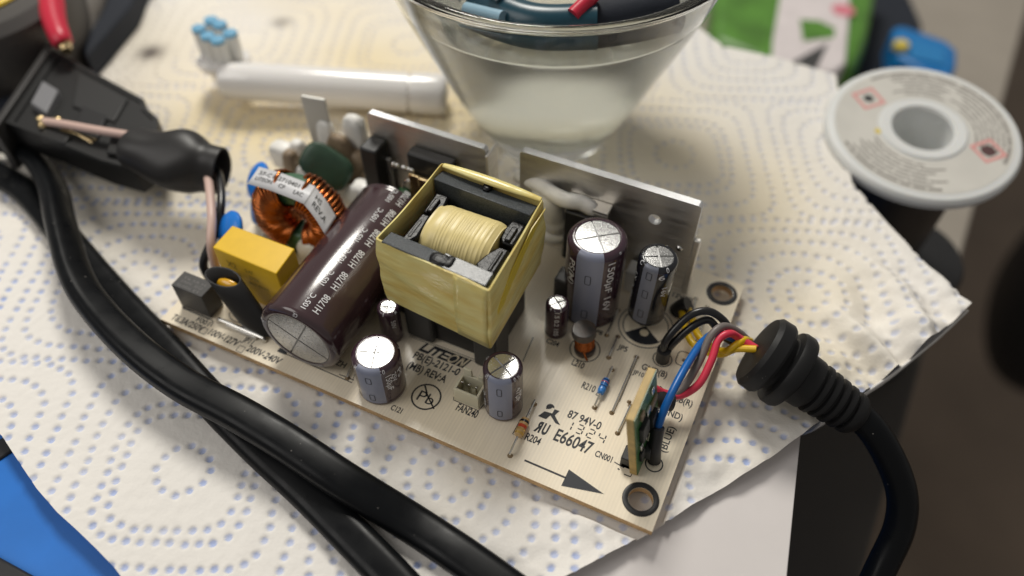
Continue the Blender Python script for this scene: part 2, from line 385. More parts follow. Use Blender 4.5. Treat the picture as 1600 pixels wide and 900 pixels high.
dmin = np.full(len(x), 9.0)
xi, yi = np.floor(x / .3).astype(int), np.floor(y / .3).astype(int)
MXK = max(len(v) for v in key.values())
x0i, y0i = xi.min() - 1, yi.min() - 1; tab = -np.ones((xi.max() - x0i + 2, yi.max() - y0i + 2, MXK), int)
for (a, c), v in key.items():
    if 0 <= a - x0i < tab.shape[0] and 0 <= c - y0i < tab.shape[1]: tab[a - x0i, c - y0i, :len(v)] = v
for da in (-1, 0, 1):
    for dc in (-1, 0, 1):
        a = np.clip(xi + da - x0i, 0, tab.shape[0] - 1); c = np.clip(yi + dc - y0i, 0, tab.shape[1] - 1)
        for k in range(MXK):
            q = tab[a, c, k]; ok = q >= 0
            dd = np.where(ok, np.hypot(x - D[q, 0], y - D[q, 1]), 9.0); dmin = np.minimum(dmin, dd)
dot = np.clip((RD * 1.05 - dmin) / (RD * .32), 0, 1)
# ink strength: uneven at random, paler towards the far side
def vnoise(x, y, sc, seed):
    g = np.random.default_rng(seed).random((64, 64)); u, v = x / sc, y / sc
    i, j = np.floor(u).astype(int), np.floor(v).astype(int); fu, fv = u - i, v - j
    fu = fu * fu * (3 - 2 * fu); fv = fv * fv * (3 - 2 * fv); G = lambda a, c: g[a % 64, c % 64]
    return (G(i, j) * (1 - fu) + G(i + 1, j) * fu) * (1 - fv) + (G(i, j + 1) * (1 - fu) + G(i + 1, j + 1) * fu) * fv
ink = .9 * dot * (.5 + .5 * vnoise(x, y, 1.2, 3)) * (.75 + .25 * vnoise(x, y, .15, 4))
z = TZ + .05 * (vnoise(x, y, 3.1, 1) - .5) + .02 * (vnoise(x, y, .8, 2) - .5)
tq = np.clip((RD * 1.35 - dmin) / (RD * .9), 0, 1); z -= .052 * tq * tq * (3 - 2 * tq)
z += .012 * vnoise(x, y, .12, 9)
z += .07 * (.5 - np.abs(vnoise(x + .4 * y, y - .3 * x, 2.4, 41) - .5)) + .05 * (.5 - np.abs(vnoise(x - .5 * y, y + .4 * x, 1.3, 42) - .5)) * np.clip((x + 3) / 4, .35, 1.6)
# wrinkles on the loose right-hand corner and along the near edge; the middle lies flat under the board
corner = np.array(P(1440, 540, TZ)[:2]); dc_ = np.hypot(x - corner[0], y - corner[1])
wr = np.clip(1 - dc_ / 3.0, 0, 1)
u_ = (x * .75 + y * .66)
z += wr * (.30 * np.sin(u_ * 5.2 + 1.3 * np.sin(y * 2.1)) + .34 * vnoise(x, y, .6, 12) + .12 * vnoise(x, y, .25, 13))
edge_d = np.full(len(x), 9.0); 
for a, c in zip(A0[12:26], A1[12:26]):
    ab = c - a; t = np.clip(((x - a[0]) * ab[0] + (y - a[1]) * ab[1]) / (ab @ ab), 0, 1)
    edge_d = np.minimum(edge_d, np.hypot(x - a[0] - t * ab[0], y - a[1] - t * ab[1]))
z += np.clip(1 - edge_d / 1.6, 0, 1) * (.24 * (vnoise(x, y, .8, 15) - .25) + .10 * vnoise(x, y, .3, 16) + .05 * np.sin((x - y) * 3.3))
# the right-hand edge is a fold: last 6 mm turn down
for (pa, pb) in (((1282, 660), (1508, 488)),):
    a, c = P(*pa, TZ)[:2], P(*pb, TZ)[:2]; ab = (c - a) / np.linalg.norm(c - a); nn = np.array([ab[1], -ab[0]])
z = np.where(np.abs(x - (-6)) < 60, z, z)
under = inside(x, y, np.array([(-11.9, -.15), (.15, -.15), (.15, 6.8), (-11.9, 6.8)])); z = np.where(under, np.minimum(z, TZ + .03), z)
stain = np.clip(1.25 - np.hypot((x + 10.5) / 11.5, (y - 8.0) / 7.2), 0, 1) * (.3 + 1.0 * vnoise(x, y, 2.2, 21)) + .5 * np.clip(1 - np.hypot((x + 1.5) / 5, (y - 8.2) / 5), 0, 1) * vnoise(x, y, 1.9, 22) + .6 * np.clip(1 - np.hypot((x - 2) / 4.5, (y - 5) / 4), 0, 1) * vnoise(x, y, 1.1, 31) + .6 * np.clip(1 - np.hypot((x + 4.5) / 3, (y + .6) / 1.3), 0, 1) * vnoise(x, y, .9, 5)
sp = P(236, 84, TZ); sp2 = P(440, 35, TZ); burn = np.maximum(np.exp(-((x - sp[0]) ** 2 + (y - sp[1]) ** 2) / .16), .6 * np.exp(-((x - sp2[0]) ** 2 + (y - sp2[1]) ** 2) / .1))
nodot = inside(x, y, np.array([P(px, py, TZ)[:2] for px, py in [(60, 150), (200, 40), (360, -40), (300, 60), (220, 150), (150, 130)]])); ink = np.where(nodot, ink * .15, ink); ink *= 1 - .5 * np.clip((y - 3.5) / 5, 0, 1)
F = np.stack([ids[:-1, :-1], ids[:-1, 1:], ids[1:, 1:], ids[1:, :-1]], -1)[quad_any]
# hanging side of the fold under the right-hand edge
me = bpy.data.meshes.new('paper_towel'); nV, nF = len(x), len(F)
org = np.array([-6.0, 4.0, TZ]); me.vertices.add(nV); me.vertices.foreach_set('co', (np.stack([x, y, z], -1) - org).ravel())
me.loops.add(nF * 4); me.loops.foreach_set('vertex_index', F.ravel()); me.polygons.add(nF)
me.polygons.foreach_set('loop_start', np.arange(nF) * 4)
me.update(calc_edges=True); me.polygons.foreach_set('use_smooth', np.ones(nF, bool))
at_ = me.color_attributes.new('print', 'FLOAT_COLOR', 'POINT')
at_.data.foreach_set('color', np.stack([ink, np.clip(stain, 0, 1), burn, np.ones(nV)], -1).astype(np.float32).ravel())
m_towel = bpy.data.materials.new('kitchen_paper'); m_towel.use_nodes = True; nt = m_towel.node_tree; N, L = nt.nodes, nt.links
p = N['Principled BSDF']; p.inputs['Roughness'].default_value = .85; p.inputs['Specular IOR Level'].default_value = .2
at2 = N.new('ShaderNodeAttribute'); at2.attribute_name = 'print'; sx = N.new('ShaderNodeSeparateColor'); L.new(at2.outputs['Color'], sx.inputs[0])
def mixc(fac, c1, c2):
    mx = N.new('ShaderNodeMix'); mx.data_type = 'RGBA'; L.new(fac, mx.inputs[0])
    if isinstance(c1, tuple): mx.inputs[6].default_value = (*c1, 1)
    else: L.new(c1, mx.inputs[6])
    mx.inputs[7].default_value = (*c2, 1); return mx.outputs[2]
c = mixc(sx.outputs['Green'], (.83, .80, .755), (.77, .655, .43)); c = mixc(sx.outputs['Blue'], c, (.12, .10, .09)); c = mixc(sx.outputs['Red'], c, (.28, .39, .72)); L.new(c, p.inputs['Base Color'])
tc = N.new('ShaderNodeTexCoord'); nb = N.new('ShaderNodeTexNoise'); nb.inputs['Scale'].default_value = 16; nb.inputs['Detail'].default_value = 5; L.new(tc.outputs['Object'], nb.inputs['Vector'])
bpn = N.new('ShaderNodeBump'); bpn.inputs['Strength'].default_value = .3; bpn.inputs['Distance'].default_value = .03; L.new(nb.outputs[0], bpn.inputs['Height']); L.new(bpn.outputs[0], p.inputs['Normal'])
me.materials.append(m_towel)
towel = bpy.data.objects.new('paper_towel', me); COL.objects.link(towel); towel.location = org; WO[towel] = org
tag(towel, 'white kitchen paper towel embossed with blue dots, stained cream under the board', 'paper towel')
b = B()
top = [P(px, py, TZ - .02) for px, py in [(1282, 660), (1340, 622), (1400, 580), (1460, 532), (1508, 488)]]
top = cat_spline(top, 8); k = len(top); rows = []
for t in np.linspace(0, 1, 6):
    q = top.copy(); q[:, 2] += .10 * (1 - t) - t * (.95 + .1 * np.sin(np.arange(k) * .5)); q[:, 0] += -.22 * t + .05 * math.sin(t * pi); q[:, 1] += .2 * t - .04 * math.sin(t * pi); rows.append(q)
V = np.concatenate(rows); b.add(V, [(i * k + j, i * k + j + 1, (i + 1) * k + j + 1, (i + 1) * k + j) for i in range(5) for j in range(k - 1)])
m_fold = mat('paper_fold', (.74, .72, .69), .85, bump=.3, bs=8)
o = obj('folded_edge', b, m_fold, towel); o.modifiers.new('s', 'SOLIDIFY').thickness = .04

# ------------------------------------------------------------------ the circuit board
ROOT = empty('circuit_board', (-5.8, 3.3, TZ), 'cream power supply circuit board crowded with capacitors round a yellow taped transformer', 'circuit board')
cu = bpy.data.curves.new('pcb', 'CURVE'); cu.dimensions = '2D'; cu.fill_mode = 'BOTH'; cu.extrude = .08
def spl(pts):
    s_ = cu.splines.new('POLY'); s_.points.add(len(pts) - 1); s_.use_cyclic_u = True
    for q, (a, c) in zip(s_.points, pts): q.co = (a, c, 0, 1)
spl([(-11.55, 0), (0, 0), (0, 6.55), (-11.55, 6.55)])
HOLES = [(-.407, .516), (-.407, 6.09)]
for hx, hy in HOLES: spl([(hx + .235 * math.cos(t), hy + .235 * math.sin(t)) for t in np.linspace(0, 2 * pi, 48, endpoint=False)])
tmp = bpy.data.objects.new('t', cu); COL.objects.link(tmp); dg = bpy.context.evaluated_depsgraph_get()
mm = tmp.evaluated_get(dg).to_mesh(); b = B()
for f in mm.polygons: pass
b.add([tuple(v.co) for v in mm.vertices], [tuple(f.vertices) for f in mm.polygons]); b.MI = [0 if f.normal.z > .5 else 1 for f in mm.polygons]
b.V = [v + np.array([0, 0, -.08]) for v in b.V]
tmp.evaluated_get(dg).to_mesh_clear(); bpy.data.objects.remove(tmp)
pcb = obj('board', b, [m_pcb, m_edge], ROOT, smooth=False)
b = B()
for k in range(260):
    cx, cy = RNG.uniform(-11.3, -.2), RNG.uniform(.2, 6.4)
    if any(math.hypot(cx - hx, cy - hy) < .45 for hx, hy in HOLES): continue
    b.lathe([(.001, TZ + .03), (.025, TZ + .06), (.1, -.16)], 6); b.V[-1] = b.V[-1] + np.array([cx, cy, 0])
obj('solder_joint', b, m_tin, ROOT, kind='stuff')
Z1, Z2 = .003, .0045
def silkpart(nm, f):
    global b
    b = B(); f(); return obj(nm, b, [m_ink, m_cream_ink], pcb, smooth=False)
def flat(p0, z=Z1): return lambda u, v: (p0[0] + u, p0[1] + v, z)
def silk(txt, p0, p1, h, bold=.022, slant=0.0, dy=0.0, width=None):
    global b
    b = B(); a, c = P(*p0), P(*p1); y0 = (a[1] + c[1]) / 2 + dy
    b.text(txt, h, lambda u, v: (a[0] + u + slant * v, y0 + v, Z1), width=c[0] - a[0], bold=bold); obj('printed_text', b, m_ink, pcb, smooth=False)
silk('T6.3A/250V', (265, 499), (314, 518), .17, slant=.1); silk('100V-127V', (325, 521), (368, 542), .17, slant=.1); silk('200V-240V', (383, 548), (435, 569), .17, slant=.1)
silk('F001', (305, 502), (325, 509), .13); silk('JP11', (377, 534), (393, 538), .14, slant=.1)
silk('PB(E)-2121-0', (644, 559), (715, 587), .19, slant=.02); silk('(MB) REV:A', (634, 575), (695, 598), .19)
silk('C121', (609, 640), (626, 646), .13); silk('FAN240', (711, 641), (744, 653), .18); silk('R204', (819, 686), (842, 696), .17); silk('R210', (907.5, 606), (928, 613), .17)
silk('L210', (892, 570), (911, 576), .16); silk('C204', (852, 536), (872, 541), .13); silk('JP8', (926, 519), (940, 524), .12); silk('JP5', (964, 545), (979, 550), .14); silk('JP10', (988, 584), (1005, 590), .12)
silk('87 94V-0', (885, 652), (937, 671), .19); silk('E66047', (863, 688), (921, 709), .29, bold=.02, slant=.04); silk('CN001', (928, 713), (955, 722), .14)
silk('GND(B)', (1001, 577), (1041, 590), .16); silk('+5VSB(R)', (1034, 620), (1081, 635), .16); silk('S(GND)', (1024, 642), (1065, 657), .16)
silk('12V(Y)', (1050, 463), (1081, 473), .14); silk('12V(Y)', (1050, 486), (1080, 494), .14); silk('FRE12', (1052, 439), (1072, 446), .12)
a = P(1040, 708); b = B()
b.text('(BLUE)', .15, lambda u, v: (a[0] - v, a[1] + u, Z1), width=.62, bold=.012); obj('printed_text', b, m_ink, pcb, smooth=False)
LW = .022
def line(pts, wd=LW, closed=False):
    b = B(); b.ribbon([P(*q)[:2] for q in pts], wd, lambda u, v: (u, v, Z1), closed); obj('printed_outline', b, m_ink, pcb, smooth=False)
def circ(c, r_, wd=LW, a0=0, a1=2 * pi, n=48):
    full = abs(a1 - a0 - 2 * pi) < 1e-6; b = B()
    b.ribbon([(c[0] + r_ * math.cos(t), c[1] + r_ * math.sin(t)) for t in np.linspace(a0, a1, n, endpoint=not full)], wd, lambda u, v: (u, v, Z1), full); obj('printed_outline', b, m_ink, pcb, smooth=False)
for q in ((318, 517), (376, 545.5)):
    a = P(*q); s_ = .075; b = B(); b.ribbon([(a[0] - s_, a[1] - s_), (a[0] + s_, a[1] - s_), (a[0] + s_, a[1] + s_), (a[0] - s_, a[1] + s_)], .018, lambda u, v: (u, v, Z1), True); obj('printed_outline', b, m_ink, pcb, smooth=False)
line([(284, 479), (330, 499), (333, 503), (329, 510)]); line([(285, 481), (328, 500)])
line([(361, 486), (358, 491), (359, 496), (364, 501), (390, 510), (424, 526)]); line([(437, 549), (550, 598), (554, 585)]); line([(530, 585), (553, 594)])
a = P(442, 549.5); b = B(); b.poly([(a[0] - .12, a[1] - .05, Z2), (a[0] + .1, a[1] - .05, Z2), (a[0] + .1, a[1] + .06, Z2), (a[0] - .12, a[1] + .06, Z2)]); obj('printed_mark', b, m_ink, pcb, smooth=False)
silk('ZH', (522, 569), (538, 575), .14, bold=.02)
line([(640, 523), (755, 567)], .014); line([(640, 525.5), (755, 570)], .012)
line([(833, 527), (817, 565)], .018)
line([(709, 620), (708.5, 625), (748, 642), (756, 632)], .018); line([(813, 656), (801, 678), (815, 685)], .018); line([(934, 613), (931, 617), (936, 619)], .02)
line([(960, 722), (975, 731)]); line([(965, 732), (968, 734)], .03); line([(975, 741), (985, 745), (987, 741)])
line([(995, 562), (968, 628)], .012)
circ(P(666, 620), .3, .035); a = P(663, 628)
line([(664, 602), (668, 618)], .035); line([(668, 618), (678, 639)], .03)
b = B(); b.text('Pb', .26, flat((a[0] - .19, a[1] - .02)), width=.36); obj('printed_text', b, m_ink, pcb, smooth=False)
circ(P(914, 546), .325); circ(P(1022, 725), .165, .025); circ(P(1035, 561), .2)
pc3 = P(1006.5, 520); cc3 = np.array([pc3[0] - .03, pc3[1] + .19]); circ(cc3, .6); circ(cc3, .5)
b = B(); b.add([(cc3[0], cc3[1] - .0, Z1 + .001)] + [(cc3[0] + .49 * math.cos(t), cc3[1] + .49 * math.sin(t), Z1 + .001) for t in np.linspace(1.25 * pi, 1.8 * pi, 16)], [tuple(range(17))])
b.lathe([(.0, Z2 + .001), (.1, Z2 + .001)], 20, mi=1); b.V[-1] = b.V[-1] + np.array([pc3[0], pc3[1], 0]); obj('printed_mark', b, [m_ink, m_cream_ink], pcb, smooth=False)
a = P(1071, 562); rs = [(a[0] + .19 * np.sign(math.cos(t)) * abs(math.cos(t)) ** .5, a[1] + .19 * np.sign(math.sin(t)) * abs(math.sin(t)) ** .5) for t in np.linspace(0, 2 * pi, 40, endpoint=False)]
b = B(); b.ribbon(rs, LW, lambda u, v: (u, v, Z1), True); obj('printed_outline', b, m_ink, pcb, smooth=False)
a, c = P(819, 720), P(884, 746); yb = .315
b = B(); b.ribbon([(a[0], yb), (c[0], yb)], .04, lambda u, v: (u, v, Z1)); b.poly([(-1.87, yb + .19, Z1), (-1.87, yb - .19, Z1), (-1.07, yb, Z1)]); obj('printed_arrow', b, m_ink, pcb, smooth=False)
b = B()
# maker's word mark: black blocks with letters left open
a, c = P(653, 546.5), P(724, 573); LX = (c[0] - a[0]) / 6.15; LY = .255; y0 = a[1] - .01
def lg(u, v, zz=Z1): return (a[0] + u * LX + .35 * v * LY, y0 + v * LY, zz)
def lq(u0, u1, v0, v1, mi=0, zz=Z1): b.poly([lg(u0, v0, zz), lg(u1, v0, zz), lg(u1, v1, zz), lg(u0, v1, zz)], mi)
for q in [(0, .32, 0, 1), (.32, 1.1, 0, .26), (1.1, 1.42, 0, 1), (1.42, 2.6, .70, 1), (1.8, 2.12, 0, .70), (2.6, 2.9, 0, 1), (2.9, 3.7, 0, .22), (2.9, 3.7, .4, .6), (2.9, 3.7, .78, 1), (3.7, 4.9, 0, 1), (4.9, 6.15, 0, 1)]: lq(*q)
lq(5.05, 5.28, 0, 1, 1, Z2); lq(5.72, 5.95, 0, 1, 1, Z2); b.poly([lg(5.05, 1, Z2), lg(5.72, 0, Z2), lg(5.95, 0, Z2), lg(5.28, 1, Z2)], 1)
tt = np.linspace(0, 2 * pi, 28, endpoint=False); b.ribbon([(4.28 + .46 * math.cos(t), .5 + .4 * math.sin(t)) for t in tt], .16, lambda u, v: lg(u, v, Z2), True, 1); obj('printed_word_mark', b, [m_ink, m_cream_ink], pcb, smooth=False)
b = B()
# marks
def tr(o0, pts): b.poly([tuple(P(o0[0] + px / 10, o0[1] + py / 10, Z1)) for px, py in reversed(pts)])
O = (820, 590)
tr(O, [(205, 600), (330, 650), (400, 590), (430, 560), (310, 525)]); tr(O, [(400, 590), (555, 745), (520, 690), (470, 590), (430, 555)]); tr(O, [(555, 745), (480, 715), (400, 590)]); tr(O, [(430, 560), (470, 590), (545, 520), (465, 495)])
tr(O, [(330, 490), (335, 450), (360, 418), (397, 408), (435, 418), (460, 445), (465, 480), (430, 470), (400, 490)])
obj('printed_mark', b, m_ink, pcb, smooth=False); b = B()
ub = P(837, 678)
b.text('R', .25, lambda u, v: (ub[0] + .05 - u + .03 * v, 1.0 + v, Z1), width=.125, bold=.05); b.text('U', .25, lambda u, v: (ub[0] + .075 + u + .03 * v, 1.0 + v, Z1), width=.12, bold=.05); obj('printed_mark', b, m_ink, pcb, smooth=False); b = B()
def seg(u0, v0, u1, v1): b.ribbon([(u0, v0), (u1, v1)], .026, lambda u, v: (u, v, Z1))
sx0 = P(882, 667); hh = .2; ww = .13
for i, dgt in enumerate(('bc', 'abgcd', 'abged', 'fgbc')):
    x0, y0_ = sx0[0] + i * .235, sx0[1] - .02
    SG = {'a': (0, 1, 1, 1), 'b': (1, .95, 1, .58), 'c': (1, .42, 1, .05), 'd': (0, 0, 1, 0), 'e': (0, .42, 0, .05), 'f': (0, .95, 0, .58), 'g': (0, .5, 1, .5)}
    for ch in dgt:
        q = SG[ch]; m0 = .16 if q[1] == q[3] else 0
        seg(x0 + (q[0] + m0) * ww if q[0] != q[2] else x0 + q[0] * ww, y0_ + q[1] * hh, x0 + (q[2] - m0) * ww if q[0] != q[2] else x0 + q[2] * ww, y0_ + q[3] * hh)
obj('printed_dashes', b, m_ink, pcb, smooth=False, kind='stuff')
for hx, hy in HOLES:
    b = B(); b.lathe([(.236, -.02), (.24, .012), (.29, .028), (.34, .02), (.352, .002)], 48); b.V[0] = b.V[0] + np.array([hx, hy, 0])
    obj('eyelet', b, m_blackpl, ROOT)

def pad(p0, par, r_=.058):
    b = B(); b.lathe([(r_, .001), (r_ * .75, .02), (.012, .05)], 10, cap1=True); b.V[0] = b.V[0] + np.array([p0[0], p0[1], 0]); return obj('solder_pad', b, m_solder, par)
def jumper(pa, pb, r_=.022, zt=.055):
    a, c = P(*pa), P(*pb); d = c - a; L_ = np.linalg.norm(d); d /= L_
    pth = cat_spline([a, a + d * .015 + (0, 0, zt * .8), a + d * .07 + (0, 0, zt), a + d * L_ / 2 + (0, 0, zt * 1.1), c - d * .07 + (0, 0, zt), c - d * .015 + (0, 0, zt * .8), c], 5)
    b = B(); b.tube(pth, r_, 8); o = obj('jumper_wire', b, m_tin, ROOT); pad(a, o); pad(c, o); return o
for q in (((956, 645), (994.5, 558)), ((951, 559), (965.5, 526)), ((948, 524), (966, 485)), ((965, 677), (985, 634)), ((1079, 502), (1087, 467)), ((1089, 534), (1105, 480)), ((543, 591), (556, 562))): jumper(*q)
for q in ((1069, 563), (983, 628)): pad(P(*q), ROOT, .05)
def resistor(pa, pb, body, bands, rb):
    a, c = P(*pa), P(*pb); d = c - a; L_ = np.linalg.norm(d); d /= L_; zt = rb + .03
    pth = cat_spline([a, a + d * .02 + (0, 0, zt * .8), a + d * .08 + (0, 0, zt), c - d * .08 + (0, 0, zt), c - d * .02 + (0, 0, zt * .8), c], 5)
    b = B(); b.tube(pth, .024, 8); mid = (a + c) / 2 + d * body[2] + (0, 0, zt); hl = body[1] / 2
    prof = [(.025, -hl), (rb * .85, -hl + .03), (rb, -hl + .1), (rb, -hl + .16), (rb * .84, -hl + .24), (rb * .84, hl - .24), (rb, hl - .16), (rb, hl - .1), (rb * .85, hl - .03), (.025, hl)]
    o = empty('resistor', (mid[0], mid[1], 0), parent=ROOT)
    obj('lead', b, m_tin, o); A = frame(mid, d, (0, 0, 1)); b = B(); b.lathe(prof, 20); b.xf(A); obj('body', b, body[0], o)
    for (t0, t1, mt) in bands:
        zz = np.linspace(-hl + t0 * 2 * hl, -hl + t1 * 2 * hl, 5); rr = np.interp(zz, [q[1] for q in prof], [q[0] for q in prof]) + .003
        b = B(); b.lathe(list(zip(rr, zz)), 20); b.xf(A); obj('colour_band', b, mt, o)
    pad(a, o); pad(c, o)
resistor((929, 637), (956, 578), (m_res_b, .42, -.02), [(.52, .6, m_res_band), (.66, .72, m_red), (.78, .86, m_res_band), (.4, .46, m_res_band)], .085)
resistor((797, 712), (835, 632), (m_res_t, .46, -.03), [(.1, .2, m_gold), (.42, .58, m_red), (.7, .82, m_blacks), (.3, .36, m_gold)], .1)

# ---- electrolytic capacitors
def capacitor(A, r, h, m_sl, m_st, st_c, st_h, m_top, cross=0.0, prints=(), pills=(), rim=(), square=False, topr=.74, lead=0.0, label=None):
    sh = min(.14, r * .26)
    prof = [(r * .55, 0), (r * .93, .0), (r, .04), (r, .1), (r * .985, .13), (r, .17), (r, h - sh)]
    for t in np.linspace(0, pi / 2, 6)[1:]: prof.append((r - sh * 1.0 * (1 - math.cos(t)) , h - sh + sh * math.sin(t)))
    prof += [(r * topr + .02, h), (r * topr, h - .012), (r * topr - .005, h - .05)]
    PR = np.array(prof); b = B(); b.lathe(PR, 56, cap0=True); b.xf(A); root = obj('electrolytic_capacitor', b, m_sl, ROOT, label=label, sharp=50)
    b = B(); R_ = r * topr
    b.lathe([(R_ - .002, h - .045), (0.0005, h - .045)], 40, mi=1)
    for k in range(4):
        a0 = cross + k * pi / 2; g = .015 / R_
        n = 10; ring = []
        for j in range(n + 1):
            t = a0 + g + (pi / 2 - 2 * g) * j / n; ring.append((R_ * .985 * math.cos(t), R_ * .985 * math.sin(t), h - .012))
        mid = a0 + pi / 4; ctr = (.028 * math.cos(mid), .028 * math.sin(mid), h - .004)
        V = [ctr] + ring + [(q[0], q[1], h - .05) for q in ring] + [(ctr[0], ctr[1], h - .05)]
        F = [(0, j + 1, j + 2) for j in range(n)] + [(0, 2 * n + 3, n + 2, 1), (0, n + 1, 2 * n + 2, 2 * n + 3)]
        b.add(V, F)
    b.xf(A); obj('vented_top', b, [m_top, m_groove], root, sharp=25)
    if m_st:
        i0 = 3; body = PR[i0:]; body = body[body[:, 0] > R_ + .01]
        off = body.copy(); off[:, 0] += .004; off[-3:, 1] += .003
        b = B(); b.lathe(off, 16, st_c - st_h, st_c + st_h); b.xf(A); st = obj('stripe', b, m_st, root, sharp=60)
        for zc, w_, l_ in pills:
            b = B()
            t = np.linspace(0, 2 * pi, 28, endpoint=False); ex = .35 if not square else .12
            pts = [(w_ * np.sign(math.cos(q)) * abs(math.cos(q)) ** ex, zc + l_ * np.sign(math.sin(q)) * abs(math.sin(q)) ** ex) for q in t]
            b.ribbon(pts, .016, lambda u, v: ((r + .008) * math.cos(st_c + u / r), (r + .008) * math.sin(st_c + u / r), v), True)
            b.xf(A); obj('minus_mark', b, m_ink, st)
    b = B(); rr = r + .006
    for txt, ang0, zt, hh_, mode, wd in prints:
        if mode == 'down': fn = lambda u, v: (rr * math.cos(ang0 + v / r), rr * math.sin(ang0 + v / r), zt - u)
        elif mode == 'up': fn = lambda u, v: (rr * math.cos(ang0 - v / r), rr * math.sin(ang0 - v / r), zt + u)
        else: fn = lambda u, v: (rr * math.cos(ang0 + u / r), rr * math.sin(ang0 + u / r), zt + v)
        b.text(txt, hh_, fn, width=wd, bold=.012)
    sl = np.concatenate([[0], np.cumsum(np.linalg.norm(np.diff(PR[6:], axis=0), axis=1))])
    for txt, ang0, s0, hh_ in rim:
        def fn(u, v):
            q = s0 + v; pr, pz = np.interp(q, sl, PR[6:, 0]), np.interp(q, sl, PR[6:, 1])
            return ((pr + .006) * math.cos(ang0 + u / (r * .92)), (pr + .006) * math.sin(ang0 + u / (r * .92)), pz + .004)
        b.text(txt, hh_, fn, bold=.01)
    if b.n: b.xf(A); obj('print', b, m_print, root, smooth=False, kind='stuff')
    if lead:
        b = B()
        for s_ in (-1, 1):
            b.tube([(s_ * .17 * math.cos(st_c), s_ * .17 * math.sin(st_c), .02), (s_ * .17 * math.cos(st_c), s_ * .17 * math.sin(st_c), -lead)], .03, 8)
        b.xf(A); obj('lead', b, m_tin, root)
    return root
rd = math.radians
capacitor(frame((-6.14, .62, 0), (0.015, -.02, 1)), .49, 1.24, m_purple, m_stripe, rd(-79), rd(32), m_alu, rd(20),
          [('150µF', rd(-38), 1.02, .13, 'down', .52), ('25V', rd(-22), 1.0, .11, 'down', .3), ('PS', rd(-5), .95, .13, 'down', .25)], [(.92, .055, .1), (.3, .055, .1)],
          [('10', rd(-47), .02, .1), ('M', rd(-118), .02, .09), ('V', rd(40), .03, .09), ('5C', rd(140), .03, .09)])
capacitor(frame((-3.635, 1.262, 0), (0, -.01, 1)), .39, 1.46, m_purple, m_stripe, rd(-75), rd(37), m_alu, rd(62),
          [('47µF', rd(-24), 1.1, .12, 'down', .5), ('RM', rd(-12), .9, .09, 'down', .2), ('105°C', rd(-128), .2, .11, 'up', .6), ('50V', rd(-141), .3, .09, 'up', .4)], [(1.1, .045, .12), (.32, .045, .1)],
          [('0', rd(-30), .02, .09), ('10', rd(-125), .02, .08), ('5C', rd(165), .03, .08), ('H', rd(-15), .03, .07)])
capacitor(frame((-3.0, 4.42, 0), (0, 0, 1)), .625, 2.32, m_purple, m_stripe, rd(-83), rd(27), m_alu_rough, rd(-52),
          [('1500µF 16V', rd(-47), 2.12, .17, 'down', 1.55), ('PS(M)', rd(-128), 2.0, .17, 'down', .75)], [(1.62, .06, .13), (.5, .06, .13)],
          [('16', rd(118), .04, .1), ('S', rd(135), .04, .1), ('=', rd(-22), .04, .1)])
capacitor(frame((-1.76, 4.58, .3), (.02, -.0, 1)), .405, 1.86, m_blacks, m_stripe_dark, rd(-96), rd(23), m_alu_rough, rd(28),
          [('105°C', rd(-148), .5, .12, 'up', .55), ('KY', rd(-140), 1.2, .12, 'up', .3), ('6', rd(-68), 1.58, .15, 'h', .13), ('16V', rd(-50), 1.3, .12, 'down', .3)], [(1.62, .055, .1), (1.05, .055, .11), (.4, .055, .11)],
          [('0', rd(-48), .02, .12), ('8', rd(78), .03, .09), ('C', rd(-140), .02, .11), ('1', rd(45), .03, .09)], square=True, lead=.32)
capacitor(frame((-6.62, 1.84, 0), (.06, -.06, 1)), .235, 1.12, m_purple, None, 0, 0, m_alu_rough, rd(20), [('50V', rd(-50), .9, .1, 'down', .3)], (), [('M', rd(-20), .02, .07), ('1', rd(60), .02, .07), ('5', rd(-90), .02, .07)], topr=.66)
capacitor(frame((-3.43, 3.48, 0), (0, 0, 1)), .25, 1.0, m_purple, None, 0, 0, m_alu_rough, rd(50), [('1.5 0.2 105', rd(-79), .95, .1, 'down', .8)], (), [('4', rd(-110), .02, .08), ('2', rd(-55), .02, .08), ('-', rd(-85), .02, .08)], topr=.68)
A = frame((-7.93, 4.32, .95), (.02, -1, 0), (1, 0, 0))
capacitor(A, .93, 3.98, m_brown, m_stripe_brown, rd(233), rd(72), m_alu_rough, rd(62),
          [('H1708  H1708  H1708  H1708  H1708', rd(66), .3, .15, 'upx', None)] and [], (), [('PL', rd(163), .05, .16), ('CE', rd(78), .1, .08)], topr=.79, label='large dark brown capacitor lying on its side')
big = [o for o in ROOT.children if o.get('label', '').startswith('large dark')][0]
b = B(); rr = .936
for k in range(6):
    z0 = 3.72 - k * .66
    b.text('H1708', .15, lambda u, v: (rr * math.cos(rd(58) + v / .93), rr * math.sin(rd(58) + v / .93), z0 - u), width=.47, bold=.012)
    b.text('105°C', .12, lambda u, v: (rr * math.cos(rd(74) + v / .93), rr * math.sin(rd(74) + v / .93), z0 + .05 - u), width=.4, bold=.005)
b.xf(A); obj('print', b, m_print, big, smooth=False, kind='stuff')

